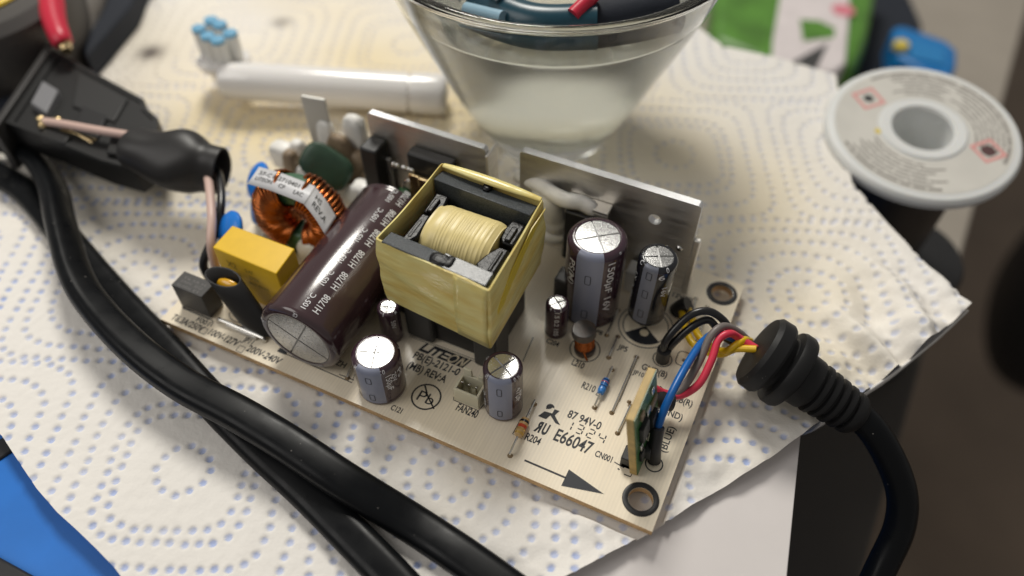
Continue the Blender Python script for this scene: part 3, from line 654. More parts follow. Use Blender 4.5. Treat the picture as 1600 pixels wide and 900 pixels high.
# ---- transformer
TR = empty('transformer', (-5.27, 2.85, 0), parent=ROOT)
cor = np.array([(-6.52, 1.74), (-4.02, 1.52), (-4.06, 4.02), (-6.38, 4.10)])
def rrect(cs, rad, n=5, m=10):
    out = []
    for i in range(4):
        p0, p1, p2 = cs[i - 1], cs[i], cs[(i + 1) % 4]; d0 = (p0 - p1) / np.linalg.norm(p0 - p1); d2 = (p2 - p1) / np.linalg.norm(p2 - p1)
        s0, s2 = p1 + d0 * rad, p1 + d2 * rad
        for t in np.linspace(0, 1, n): out.append((1 - t) ** 2 * s0 + 2 * t * (1 - t) * p1 + t * t * s2)
        e = cs[(i + 1) % 4] - d2 * rad
        for t in np.linspace(0, 1, m + 2)[1:-1]: out.append(s2 + (e - s2) * t)
    return np.array(out)
per = rrect(cor, .05); ctr = cor.mean(0); k = len(per); rows = 25
inn = rrect(cor + (ctr - cor) * .028, .035)
V = []
back = np.clip((per[:, 1] - 3.2) / .8, 0, 1); wob = .035 * np.sin(per[:, 0] * 3.1 + per[:, 1] * 2.3) + .02 * np.sin(per[:, 0] * 7 + per[:, 1] * 5)
for i in range(rows):
    t = i / (rows - 1); zt = 3.20 + .07 * back + wob * .4; zb = 1.43 + .04 * wob
    bul = .03 * math.sin(t * pi); wr_ = .017 * (1 + np.sin(7.5 * t + per[:, 0] * 1.7 + 1.2 * np.sin(per[:, 0] * 1.3 + per[:, 1]))) * math.sin(t * pi) + .009 * (1 + np.sin(16 * t + per[:, 0] * 3.1 - per[:, 1] * 2)) * math.sin(t * pi); q = per + (per - ctr) * (bul * .5 + wr_[:, None] * .8)
    if i == rows - 1: q = q + (ctr - q) * .012 * back[:, None]
    V.append(np.column_stack([q, zb + (zt - zb) * t]))
for i in range(rows):
    t = 1 - i / (rows - 1); zt = 3.205 + .07 * back + wob * .4; zb = 1.43 + .04 * wob
    q = inn - (inn - ctr) * (.05 * back[:, None] * t if i == 0 else 0); V.append(np.column_stack([inn, zb + (zt - zb) * t]))
Vv = np.concatenate(V); R2 = 2 * rows
F = [(i * k + j, i * k + (j + 1) % k, ((i + 1) % R2) * k + (j + 1) % k, ((i + 1) % R2) * k + j) for i in range(R2) for j in range(k)]
b = B(); b.add(Vv, F); tape = obj('tape_wrap', b, m_tape, TR, sharp=50)
# lapped end of the tape on the front face and the thick roll of tape on the back rim
d = cor[1] - cor[0]; dn = np.array([d[1], -d[0]]) / np.linalg.norm(d)
f0 = cor[0] + d * .70; f1 = cor[0] + d * .985
b = B(); rws = []
for j, t in enumerate(np.linspace(0, 1, 9)):
    wv = .008 * math.sin(j * 2.1); z_ = 1.44 + 1.76 * t; bl = .03 * math.sin(t * pi) * 1.7
    for u in np.linspace(0, 1, 7):
        q = f0 + (f1 - f0) * u + dn * (.016 + bl * 1.05) + (d / np.linalg.norm(d)) * wv * (1 - u); rws.append((q[0], q[1], z_))
b.add(rws, [(j * 7 + i, j * 7 + i + 1, (j + 1) * 7 + i + 1, (j + 1) * 7 + i) for j in range(8) for i in range(6)])
o = obj('tape_end', b, m_tape, TR); sm = o.modifiers.new('s', 'SOLIDIFY'); sm.thickness = .014
b = B(); pth = [(cor[3][0] + (cor[2][0] - cor[3][0]) * t, cor[3][1] - .03 + (cor[2][1] - cor[3][1]) * t - .02 * math.sin(t * pi), 3.25 + .05 * math.sin(t * pi) ** .6) for t in np.linspace(.03, .98, 16)]
a_ = np.linspace(0, 2 * pi, 14, endpoint=False); sec = np.stack([1.0 * np.cos(a_), .55 * np.sin(a_)], -1)
b.tube(pth, [.05 + .06 * math.sin(pi * t) for t in np.linspace(.05, .95, 16)], sec=sec, up=(0, 0, 1)); obj('tape_roll', b, m_tape, TR, sharp=60)
for (xa, xb, ya, yb_, dz) in ((-6.38, -5.16, 1.69, 2.04, .06), (-5.155, -4.12, 1.61, 1.96, 0), (-6.33, -4.13, 3.60, 3.97, .065)):
    e_ = .035 if yb_ < 3 else .06
    b = B(); b.hexa([(xa, ya + e_, 1.5), (xb, ya - e_, 1.5), (xb, yb_ - e_, 1.5), (xa, yb_ + e_, 1.5), (xa, ya + e_, 3.22), (xb, ya - e_, 3.22), (xb, yb_ - e_, 3.22 - dz), (xa, yb_ + e_, 3.22 - dz)])
    obj('ferrite_core', b, m_ferrite, TR, bevel=.018)
b = B(); b.add([(-4.005 + .02 * k, y_, z_) for k in (0, 1) for y_, z_ in [(3.95, 3.1), (3.0, 2.78), (2.1, 2.3), (1.72, 1.8), (1.8, 2.35), (2.4, 2.85), (3.3, 3.14)]], [(6, 5, 4, 3, 2, 1, 0), (7, 8, 9, 10, 11, 12, 13)] + [(i, (i + 1) % 7, 7 + (i + 1) % 7, 7 + i) for i in range(7)])
obj('tape_fold', b, mat('deep_yellow_tape', (.72, .55, .06), .3), TR)
b = B(); b.box(-6.3, -4.2, 2.0, 3.7, 1.5, 2.35); obj('bobbin', b, m_bob, TR, bevel=.03)
# winding: rounded barrel about the x axis, wire ridges under the tape
nx, na = 150, 72; xs = np.linspace(-5.93, -4.5, nx); th = np.linspace(-.25 * pi, 1.25 * pi, na)
cxx, pe = np.cos(th), 2.8
ey = .76 * np.sign(cxx) * np.abs(cxx) ** (2 / pe); ez = 1.23 * np.sign(np.sin(th)) * np.abs(np.sin(th)) ** (2 / pe)
rg = np.zeros(nx); 
for c_, a_ in [(-5.62, .6), (-5.55, 1), (-5.49, 1), (-5.42, .7), (-5.30, 1.1), (-5.25, .9), (-5.20, 1), (-5.15, 1), (-5.10, .8), (-5.04, 1), (-4.98, .7), (-4.90, 1.2), (-4.80, .8), (-4.70, 1.1), (-4.62, .9)]: rg += a_ * np.exp(-((xs - c_) / .016) ** 2)
fade = np.clip((th - .36 * pi) / (.10 * pi), 0, 1); endr = 1 - .06 * np.clip((np.abs(xs + 5.2) - .5) / .18, 0, 1) ** 2
V = np.empty((nx, na, 3))
for i in range(nx):
    e = endr[i] + .010 * rg[i] * fade + .006 * np.sin(th * 9 + i * .3) * .3
    V[i, :, 0] = xs[i]; V[i, :, 1] = 2.83 + ey * e; V[i, :, 2] = 1.93 + ez * (1 + (e - 1) * .8) 
b = B(); b.add(V.reshape(-1, 3), [(i * na + j, (i + 1) * na + j, (i + 1) * na + j + 1, i * na + j + 1) for i in range(nx - 1) for j in range(na - 1)])
b.add(V[0], [tuple(range(na))]); b.add(V[-1], [tuple(range(na - 1, -1, -1))]); obj('winding', b, m_tape_w, TR, sharp=70)
b = B(); b.ell((-5.55, 3.08, 3.03), (.035, .05, .012), 10, 6); obj('tape_speck', b, m_solder, TR)
for (pts) in ([(-6.22, 3.55), (-5.92, 3.55), (-5.86, 3.2), (-5.95, 2.95), (-6.2, 2.95)], [(-6.18, 2.9), (-5.98, 2.9), (-5.93, 2.3), (-6.02, 2.1), (-6.2, 2.1)],
              [(-4.5, 3.5), (-4.18, 3.5), (-4.18, 2.85), (-4.42, 2.85), (-4.56, 3.0)], [(-4.52, 2.5), (-4.4, 2.72), (-4.18, 2.72), (-4.18, 1.98), (-4.5, 1.98), (-4.62, 2.15)]):
    b = B(); b.prism(pts, 2.2, 2.98 + .05 * RNG.random()); obj('bobbin_flange', b, m_bob, TR, bevel=.045, seg=3)
for q in ((-4.34, -4.26, 2.05, 2.62, 2.95, 3.06), (-4.4, -4.27, 2.9, 3.3, 2.95, 3.05), (-6.12, -6.0, 2.95, 3.35, 2.95, 3.06), (-6.14, -6.04, 2.2, 2.7, 2.9, 3.02)):
    b = B(); b.box(*q); obj('flange_rib', b, m_bob, TR, bevel=.03)
for px, py, sx_ in ((688, 408, .34), (703, 412, .14), (763, 293, .15)):
    b = B(); q = P(px, py, 3.17); b.ell((q[0], q[1], 3.20), (sx_ * .6, .15, .06), 16, 8, p=3.2, jit=.03); obj('resin_blob', b, m_bob, TR)
b = B(); b.box(-6.2, -4.3, 2.15, 3.75, .0, 1.5); obj('bobbin_base', b, m_blackpl, TR, bevel=.03)
for q in ((-4.66, -4.12, 1.92, 2.55), (-6.35, -5.7, 2.0, 2.6)):
    b = B(); b.box(q[0], q[1], q[2], q[3], .0, 1.36); obj('bobbin_foot', b, m_greypl, TR, bevel=.05)

# ---- heatsinks and the parts clipped to them
def plate(name, x0, x1, y0, y1, z0, z1, holes=(), cutr=.0):
    cu = bpy.data.curves.new('t', 'CURVE'); cu.dimensions = '2D'; cu.fill_mode = 'BOTH'; cu.extrude = (y1 - y0) / 2
    def sp_(pts):
        s_ = cu.splines.new('POLY'); s_.points.add(len(pts) - 1); s_.use_cyclic_u = True
        for q, (a, c) in zip(s_.points, pts): q.co = (a, c, 0, 1)
    c = .07; sp_([(x0, z0), (x1, z0), (x1, z1 - c), (x1 - c * .3, z1 - c * .3), (x1 - c, z1), (x0 + c, z1), (x0 + c * .3, z1 - c * .3), (x0, z1 - c)])
    for hx, hz, hr in holes: sp_([(hx + hr * math.cos(t), hz + hr * math.sin(t)) for t in np.linspace(0, 2 * pi, 28, endpoint=False)])
    o = bpy.data.objects.new('t', cu); COL.objects.link(o); dg = bpy.context.evaluated_depsgraph_get(); me_ = o.evaluated_get(dg).to_mesh()
    b = B(); V = np.array([v.co[:] for v in me_.vertices]); V2 = np.column_stack([V[:, 0], (y0 + y1) / 2 - V[:, 2], V[:, 1]])
    b.add(V2, [tuple(f.vertices) for f in me_.polygons]); b.MI = [1 if abs(f.normal.z) < .5 else 0 for f in me_.polygons]
    o.evaluated_get(dg).to_mesh_clear(); bpy.data.objects.remove(o); return obj(name, b, [m_heat, m_heat_edge], ROOT, smooth=False, bevel=.012)
hs = plate('heatsink', -5.35, -1.27, 5.68, 5.86, .12, 2.75, [(-2.17, 2.01, .14)])
b = B(); b.box(-1.27, -1.12, 5.70, 5.82, .0, 1.75); obj('mounting_tab', b, m_heat, hs, bevel=.03)
b = B(); b.lathe([(.001, .03), (.05, .028), (.075, .0)], 14); b.xf(frame((-1.53, 5.675, 1.4), (0, -1, 0))); obj('rivet', b, m_tin, hs)
hl = plate('heatsink', -9.08, -6.05, 5.40, 5.56, .15, 2.75)
b = B(); b.box(-6.05, -5.98, 5.36, 5.9, .0, 2.6); obj('mounting_tab', b, m_heat, hl, bevel=.03)
b = B(); b.box(-4.1, -3.12, 5.34, 5.67, 1.98, 2.06); b.box(-4.1, -3.12, 5.34, 5.40, 1.7, 1.98); obj('spring_clip', b, m_heat, ROOT, bevel=.015)
for nm, q, zz in (('rectifier', (-4.05, -3.15, 5.2, 5.62), (.4, 1.9)), ('transistor', (-9.05, -8.6, 4.85, 5.38), (.5, 2.15)), ('transistor', (-7.9, -6.75, 5.05, 5.38), (.7, 2.25))):
    b = B(); b.box(*q, *zz); o = obj(nm, b, m_blackpl, ROOT, bevel=.05)
    b = B()
    for t in (.2, .5, .8): b.box(q[0] + (q[1] - q[0]) * t - .04, q[0] + (q[1] - q[0]) * t + .04, q[2] + .1, q[2] + .15, 0, zz[0] + .02)
    obj('lead', b, m_tin, o)
b = B(); b.box(-7.85, -7.1, 4.93, 5.04, .9, 1.75); b.box(-7.55, -7.15, 4.85, 4.97, 1.5, 1.8); o = obj('spring_clip', b, m_brass, ROOT, bevel=.04)
b = B()
for px, py in ((648, 218), (656, 217), (666, 223), (673, 231), (651, 237), (655, 246)): q = P(px, py, 1.9); b.ell((q[0], 4.93, max(1.0, 1.9)), (.07, .06, .07), 10, 8)
obj('solder_bead', b, m_tin, o)
for px, py, zz in ((600, 245, 1.7), (616, 222, 2.0), (618, 255, 1.3)):
    b = B(); q = P(px, py, zz); b.box(q[0] - .16, q[0] + .18, q[1] - .05, q[1] + .05, .2, zz); obj('rectifier_lead', b, m_heat_edge, ROOT, bevel=.02)
# loose bracket, silicone and small parts in the far corner
b = B(); q = P(500, 205, 1.3); b.hexa([(q[0] - .3, q[1] - .05, 0), (q[0] + .32, q[1] + .06, 0), (q[0] + .32, q[1] + .12, 0), (q[0] - .3, q[1] + .02, 0), (q[0] - .32, q[1] - .05, 2.3), (q[0] + .3, q[1] + .06, 2.3), (q[0] + .3, q[1] + .14, 2.3), (q[0] - .32, q[1] + .03, 2.3)])
obj('metal_bracket', b, mat('bracket_metal', (.62, .61, .57), .5, .6), ROOT, bevel=.02)
def lump(nm, px, py, zz, wx, wy, mt, p=3.6):
    b = B(); q = P(px, py, zz); b.ell((q[0], q[1], zz * .55), (wx, wy, zz * .55), 20, 14, jit=.04, p=p); obj(nm, b, mt, ROOT, sharp=70)
for q in ((552, 190, 1.75, .30, .2), (508, 196, 1.5, .24, .16), (440, 228, .7, .36, .25), (464, 224, .9, .2, .18), (478, 262, .7, .25, .2), (566, 290, .8, .3, .25)): lump('silicone_blob', *q, m_white_gl)
for q in ((528, 218, 1.4, .34, .2), (452, 240, 1.0, .2, .2), (556, 238, 1.0, .4, .3), (585, 268, .7, .4, .3)): lump('ceramic_capacitor', *q, m_tan, 3.0)
b = B(); q = P(510, 260, 1.0); A = frame(q, (.35, -.75, .6), (1, .0, -.45)); b.ell((0, 0, 0), (.66, .46, .13), 26, 12, p=3.4); b.xf(A); obj('film_capacitor', b, m_green_dk, ROOT)
b = B(); q = P(632, 303, .9); b.ell(q, (.16, .14, .18), 16, 10, p=2.6); o = obj('ceramic_bead', b, m_green_b, ROOT)
b = B(); b.tube(cat_spline([q + (-.02, 0, .15), q + (.02, .05, .35), q + (.18, .1, .42), q + (.3, .12, .2), q + (.32, .12, -.3)], 8), .028, 8); obj('lead', b, m_tin, o)
for px, py, zz, nv in ((403, 282, 1.25, (-.5, -.55, .6)), (360, 360, 1.1, (-.4, -.6, .6)), (403, 322, .7, (-.7, -.5, .3))):
    b = B(); q = P(px, py, zz); b.ell((0, 0, 0), (.46, .46, .17), 24, 12); b.xf(frame(q, nv)); obj('disc_capacitor', b, m_blue_c, ROOT)
for px, py, rad in ((432, 378, (.42, .3, .35)), (492, 392, (.45, .35, .42)), (408, 335, (.18, .18, .3)), (548, 305, (.15, .12, .3))):
    b = B(); q = P(px, py, rad[2] * .7); b.ell((q[0], q[1], rad[2] * .7), rad, 18, 10, jit=.02); obj('silicone_blob', b, m_white_gl, ROOT)
for q in ((-3.75, -3.3, 4.0, 4.45, .0, 1.05), (-6.95, -6.5, 2.45, 4.0, .0, 1.5)):  # second, black block is added to stop stray light beside the transformer
    b = B(); b.box(*q); obj('component_block', b, m_greypl if q[0] > -5 else m_blackpl, ROOT, bevel=.05)
# white sleeved wires by the right heatsink
pts = [P(812, 274, 1.7), P(842, 288, 1.95), P(866, 304, 2.05), P(886, 313, 2.1), P(908, 317, 2.05), P(926, 328, 1.9), P(936, 347, 1.4), P(936, 362, .5)]
b = B(); b.tube(cat_spline(pts, 10), .18, 14); obj('white_sleeved_wire', b, m_white_gl, ROOT, sharp=70)
pts = [P(842, 286, 1.7), P(858, 314, 1.6), P(868, 342, 1.1), P(872, 360, .6)]
b = B(); b.tube(cat_spline(pts, 10), [.26] * 10 + [.28] * 10 + [.32] * 11, 14); obj('white_sleeved_wire', b, m_white_gl, ROOT, sharp=70)
b = B(); q = P(868, 360, .7); t = np.linspace(0, 2 * pi, 28, endpoint=False); b.tube([(q[0] + .28 * math.cos(s_), q[1] + .28 * math.sin(s_), .7) for s_ in t], .14, 12, closed=True); obj('silicone_ring', b, m_white_gl, ROOT, sharp=70)
b = B(); b.box(-2.5, -1.9, 5.2, 5.6, 0, .7); obj('white_block', b, m_white_gl, ROOT, bevel=.05)

# ---- mains corner: fuse, shunt, film capacitor, varistor, choke
b = B(); b.box(-11.35, -10.52, .49, .93, .02, .77); o = obj('fuse', b, mat('fuse_grey', (.055, .053, .052), .5), ROOT, bevel=.012)
b = B()
for i, (t, y_) in enumerate((('T6.3A H', .78), ('250V 3JQ', .68), ('SLEEK ET', .56))): b.text(t, .07, lambda u, v: (-11.24 + u, y_ - .03 + v, .774), width=.6)
obj('print', b, mat('faint_print', (.16, .155, .15), .5), o, smooth=False, kind='stuff')
a, c = P(342, 502), P(415, 533); d = (c - a)
b = B(); b.tube(cat_spline([a, a + d * .04 + (0, 0, .08), a + d * .12 + (0, 0, .1), a + d * .9 + (0, 0, .1), a + d * .97 + (0, 0, .07), c], 6), .05, 10); o = obj('shunt_wire', b, m_tin, ROOT)
pad(a, o); pad(c, o)
b = B(); a2, c2 = a + d * .2, a + d * .85
b.hexa([(a2[0], a2[1] - .1, .01), (c2[0], c2[1] - .1, .01), (c2[0], c2[1] + .04, .01), (a2[0], a2[1] + .04, .01), (a2[0], a2[1] - .07, .09), (c2[0], c2[1] - .07, .09), (c2[0], c2[1] + .02, .14), (a2[0], a2[1] + .02, .14)]); obj('metal_strip', b, m_heat, o, bevel=.02)
T4 = [(-10.63, 1.32), (-8.92, 1.28), (-9.0, 2.05), (-10.66, 2.04)]
b = B(); b.hexa([(q[0], q[1], .02) for q in T4] + [(q[0], q[1], 1.5) for q in T4]); o = obj('film_capacitor', b, m_yel, ROOT, bevel=.03, seg=3)
b = B()
for t, x_, z_, h_ in (('X2', -10.35, 1.05, .2), ('C40', -10.3, .8, .14), ('0.47', -9.85, 1.1, .12), ('275V', -9.8, .9, .12), ('MKP 40/100', -9.85, .7, .1)): b.text(t, h_, lambda u, v: (x_ + u, 1.312 - .023 * (x_ + u + 10.63) - .004, z_ + v), bold=.01)
obj('print', b, m_yel_dk, o, smooth=False, kind='stuff')
q1, q0 = P(348, 433, 1.25), P(405, 512, .15); d = q1 - q0
sd = np.array([1, .08, 0]); t = np.linspace(0, 2 * pi, 36, endpoint=False); b = B(); rows = []
for i, s_ in enumerate((0, .25, .5, .75, 1, 1, .75, .5)):
    wl = .44 if i < 5 else .40; dp = .24 if i < 5 else .2; ctr_ = q0 + d * s_; sq = 1.0 if s_ > .3 else .75 + s_ * .8
    rows.append([ctr_ + sd * wl * np.cos(a) + np.array([-.02, .85, .35]) * dp * np.sin(a) * sq for a in t])
V = np.concatenate(rows); n = 36; b.add(V, [(i * n + j, i * n + (j + 1) % n, (i + 1) * n + (j + 1) % n, (i + 1) * n + j) for i in range(7) for j in range(n)])
o = obj('varistor', b, m_shrink, ROOT, sharp=60)
b = B(); rows = []
for s_, k_ in ((.3, .9), (.7, .95), (.82, .85), (.89, .6), (.92, .3), (.93, .02)):
    ctr_ = q0 + d * s_; rows.append([ctr_ + sd * .37 * k_ * np.cos(a) + np.array([-.02, .85, .35]) * .17 * k_ * np.sin(a) for a in t])
b.add(np.concatenate(rows), [(i * n + j, i * n + (j + 1) % n, (i + 1) * n + (j + 1) % n, (i + 1) * n + j) for i in range(5) for j in range(n)]); obj('amber_disc', b, m_vari, o, sharp=80)
# common-mode choke
CH = empty('choke', P(468, 352, 0), parent=ROOT)
cc_ = np.array(P(470, 334, 1.08)); A = frame(cc_, (.16, -1, .12), (1, .1, .0)); A[:3, 3] = cc_; A = A @ np.diag([1.12, 1.12, 1.15, 1])
b = B(); t = np.linspace(0, 2 * pi, 48, endpoint=False); b.tube([(.62 * math.cos(s_), .62 * math.sin(s_), 0) for s_ in t], 1, sec=np.array([(.26 * np.sign(math.cos(a)) * abs(math.cos(a)) ** .5, .28 * np.sign(math.sin(a)) * abs(math.sin(a)) ** .5) for a in np.linspace(0, 2 * pi, 20, endpoint=False)]), up=(0, 0, 1), closed=True)
b.xf(A); obj('core', b, m_green_core, CH)
for a0, a1, ntr in ((rd(-70), rd(76), 23), (rd(108), rd(250), 22)):
    b = B(); pth = []
    for i in range(ntr * 16 + 1):
        s_ = a0 + (a1 - a0) * i / (ntr * 16); f = 2 * pi * i / 16; rr = .385 + .012 * math.sin(i * .7)
        pth.append(((.62 + rr * math.cos(f)) * math.cos(s_), (.62 + rr * math.cos(f)) * math.sin(s_), rr * math.sin(f)))
    b.tube(pth, .042, 6); b.xf(A)
    for s_ in (a0, a1):
        q = A[:3, :3] @ np.array([.95 * math.cos(s_), .95 * math.sin(s_), .1]) + cc_
        if q[2] < 1: b.tube([q, (q[0], q[1] - .08, .3), (q[0], q[1] - .08, 0)], .045, 6)
    obj('copper_winding', b, m_copper, CH, sharp=80)
b = B(); b.box(cc_[0] - .8, cc_[0] + .8, cc_[1] - .35, cc_[1] + .55, .0, .12); obj('base_plate', b, mat('choke_base', (.02, .03, .022), .5), CH, bevel=.04)
lab = [(-.86, -.10, 2.13), (-.25, -.06, 2.13), (.52, -.06, 2.09), (.64, -.07, 2.05), (.95, -.18, 1.86), (1.22, -.3, 1.62)]
lp = cat_spline([cc_ * (1, 1, 0) + q for q in lab], 6); b = B(); wv = np.array([-.05, .52, .06])
V = np.concatenate([lp - wv * .55, lp + wv * .45]); k = len(lp)
Lc = np.concatenate([[0], np.cumsum(np.linalg.norm(np.diff(lp, axis=0), axis=1))])
b.add(V + np.array([0, -.1, 0]), [(i, i + 1, k + i + 1, k + i) for i in range(k - 1)]); lb = obj('paper_label', b, m_label, CH, sharp=70); lb.modifiers.new('s', 'SOLIDIFY').thickness = .012
b = B()
def onlab(u, v):
    q = np.array([np.interp(u, Lc, lp[:, i]) for i in range(3)]); return q + wv * (v / .46) + np.array([0, -.1, .012])
for s_, u0, v0, h_, wd in (('37-C112710401', .1, .02, .1, 1.05), ('LITEON', .1, -.12, .1, .42), ('CF', .7, -.13, .1, .16), ('LAC', 1.1, -.14, .1, .24), ('HS', 1.62, .02, .1, .2), ('REV.A', 1.64, -.14, .12, .48)): b.text(s_, h_, lambda u, v: onlab(u0 + u, v0 + v), width=wd, bold=.005)
obj('print', b, m_greypl, lb, smooth=False, kind='stuff')

# ---- ferrite-topped coil, fan header
q = np.array(P(914, 547)); A = frame(q, (-.10, -.02, 1)) @ np.diag([1.18, 1.18, 1.1, 1]); CO = empty('coil', q, parent=ROOT)
b = B(); b.lathe([(.19, .0), (.2, .05), (.2, .1), (.12, .12), (.12, .48), (.21, .5), (.222, .53), (.222, .66), (.2, .685), (.001, .69)], 28, cap0=True); b.xf(A); obj('ferrite_drum', b, mat('drum_ferrite', (.055, .052, .05), .42, var=.5, vs=6, vcol=(.16, .10, .07)), CO)
b = B(); pth = [(.165 * math.cos(t_), .165 * math.sin(t_), .16 + .03 * t_ / (2 * pi)) for t_ in np.linspace(0, 2 * pi * 10, 200)]; b.tube(pth, .022, 6); b.tube([(.05, -.17, .2), (.1, -.21, .1), (.12, -.2, 0)], .02, 6); b.xf(A); obj('copper_winding', b, m_copper, CO, sharp=80)
FH = empty('fan_header', (-4.32, 1.15, 0), parent=ROOT)
x0, x1, y0_, y1_ = -4.62, -4.06, .95, 1.36
b = B(); b.box(x0, x1, y0_, y0_ + .05, 0, .42); b.box(x0, x0 + .05, y0_ + .052, y1_, 0, .43); b.box(x1 - .05, x1, y0_ + .052, y1_, 0, .43); b.box(x0 + .052, x1 - .052, y0_ + .052, y1_ - .062, 0, .12)
b.box(x0 + .052, x1 - .052, y1_ - .06, y1_, 0, .5); b.box(x0 + .06, x0 + .24, y1_ - .058, y1_ - .002, .5, .72); b.box(x1 - .17, x1 - .06, y1_ - .058, y1_ - .002, .5, .62)
obj('housing', b, m_conn, FH, bevel=.008)
for dx in (.12, .28, .44):
    b = B(); b.box(x0 + dx - .025, x0 + dx + .025, 1.12, 1.17, .1, .5); obj('pin', b, m_tin, FH, bevel=.01)

# ---- upright daughter board
DB = empty('daughter_board', (-.8, 1.5, 0), parent=ROOT)
def dbp(s_, t, o_=0.0): # s along y 0..1, t up 0..1, o outwards
    return np.array([-.77 - .30 * t + o_, .91 + 1.22 * s_, 1.86 * t + o_ * .16])
th_ = .15
def slab(s0, s1, t0, t1, o0, o1): return [dbp(s0, t0, o0), dbp(s0, t0, o1), dbp(s1, t0, o1), dbp(s1, t0, o0), dbp(s0, t1, o0), dbp(s0, t1, o1), dbp(s1, t1, o1), dbp(s1, t1, o0)]
b = B(); b.hexa(slab(0, 1, 0.02, 1, 0, th_)); obj('board', b, m_fr4, DB, bevel=.012)
b = B(); b.hexa(slab(.005, .995, .03, .995, th_ + .001, th_ + .012)); mk = obj('solder_mask', b, m_mask, DB)
for s0, s1, t0, t1, hh_, mt in ((.15, .42, .5, .72, .09, m_blackpl), (.55, .8, .3, .55, .1, m_blackpl), (.2, .34, .82, .9, .05, m_tan), (.45, .6, .68, .76, .05, m_tin), (.1, .25, .2, .34, .06, m_blackpl), (.35, .45, .36, .44, .05, m_tin), (.62, .9, .62, .7, .05, m_tan), (.12, .22, .38, .46, .05, m_tin), (.7, .8, .82, .9, .04, m_tin), (.3, .5, .06, .2, .12, m_greypl)):
    b = B(); b.hexa(slab(s0, s1, t0, t1, th_ + .013, th_ + .013 + hh_)); obj('chip', b, mt, DB, bevel=.01)
b = B(); b.box(-1.02, -.74, 1.0, 1.32, 0, .32); b.box(-1.0, -.8, 1.0, 1.9, 0, .14); obj('header', b, m_blackpl, DB, bevel=.02)

# ------------------------------------------------------------------ output lead with strain relief
OC = empty('output_cable', P(1200, 560, TZ), 'black output cable with flanged strain relief and coloured wires soldered to the board', 'cable')
g0, g1 = np.array(P(1183, 545, .92)), np.array(P(1347, 656, .12)); ax = (g1 - g0) / np.linalg.norm(g1 - g0); A = frame(g0, ax, (0, 0, 1))
LG = np.linalg.norm(g1 - g0)
b = B(); b.lathe([(.001, -.02), (.5, -.02), (.72, .01), (.80, .1), (.81, .34), (.77, .40), (.62, .42), (.60, .45), (.60, .54), (.63, .57), (.79, .59), (.82, .65), (.82, .82), (.78, .89), (.62, .93), (.56, .98)], 56); b.xf(A); obj('grommet', b, m_rubber, OC)
prof = [(.57, .9), (.55, 1.25)]
for i in range(5):
    z0 = 1.28 + i * (LG - 1.5) / 5; k_ = .54 - i * .02; prof += [(k_, z0), (k_ - .09, z0 + .02), (k_ - .09, z0 + .085), (k_, z0 + .105), (k_ - .005, z0 + (LG - 1.5) / 5 - .01)]
prof += [(.43, LG - .16), (.33, LG - .05)]; b = B(); b.lathe(prof, 40); b.xf(A); obj('ribbed_boot', b, m_rubber, OC)
pts = [g0 + ax * (LG - .6), g0 + ax * (LG + .1), P(1388, 712, -.4), P(1409, 770, -1.0), P(1405, 825, -1.6), P(1378, 885, -2.2), P(1340, 965, -2.8), P(1290, 1060, -3)]
b = B(); b.tube(cat_spline(pts, 10), .305, 20); obj('cable', b, m_cord, OC, sharp=70)
def wire(name, pts, r_, mt): 
    b = B(); b.tube(cat_spline(pts, 8), r_, 12); return obj(name, b, mt, OC, sharp=80)
gin = g0 - ax * .0
wire('black_wire', [P(1035, 556, .3), P(1042, 530, .75), P(1075, 495, 1.15), P(1105, 486, 1.25), P(1130, 500, 1.1), P(1152, 530, .8), gin + ax * .1], .082, m_wblk)
wire('black_wire', [P(1040, 552, .3), P(1052, 536, .6), P(1082, 510, .95), P(1106, 500, 1.05), P(1120, 512, .95), P(1140, 532, .75), gin + ax * .1], .082, m_wblk)
wire('yellow_wire', [P(1064, 482, .15), P(1068, 498, .3), P(1074, 522, .45), P(1084, 538, .5), P(1105, 550, .5), P(1128, 553, .6), P(1150, 545, .8), gin + (0, -.05, .05)], .078, m_wyel)
wire('yellow_wire', [P(1074, 480, .15), P(1082, 498, .35), P(1088, 518, .45), P(1098, 532, .5), P(1118, 545, .55), P(1136, 548, .75), P(1160, 532, .95), P(1172, 533, .75)], .078, m_wyel)
wire('grey_wire', [P(1048, 622, .5), P(1072, 600, .7), P(1094, 562, .9), P(1110, 526, 1.15), P(1130, 510, 1.2), P(1152, 518, 1.0), P(1172, 535, .75)], .082, m_wgry)
wire('blue_wire', [P(1022, 700, .3), P(1028, 668, .7), P(1042, 630, 1.0), P(1062, 590, 1.1), P(1082, 556, 1.05), P(1100, 532, .95), P(1125, 522, .85), gin + ax * .1], .08, m_wblu)
wire('red_wire', [P(1022, 606, .75), P(1038, 614, .6), P(1062, 618, .55), P(1092, 600, .7), P(1112, 562, .95), P(1122, 532, 1.1), P(1140, 521, 1.15), P(1158, 530, .95), gin + ax * .1], .08, m_wred)
for pts, r_ in (([P(1035, 562, 0), P(1036, 556, .2), P(1038, 546, .48)], .15), ([P(1058, 486, .02), P(1066, 480, .2), P(1076, 476, .32)], .19), ([P(1022, 720, .02), P(1023, 700, .35), P(1028, 668, .75)], .13), ([P(1022, 614, .55), P(1036, 625, .5), P(1050, 628, .45)], .19)):
    b = B(); b.tube(cat_spline(pts, 6), r_, 20); o = obj('heat_shrink', b, m_shrink, OC, sharp=60)

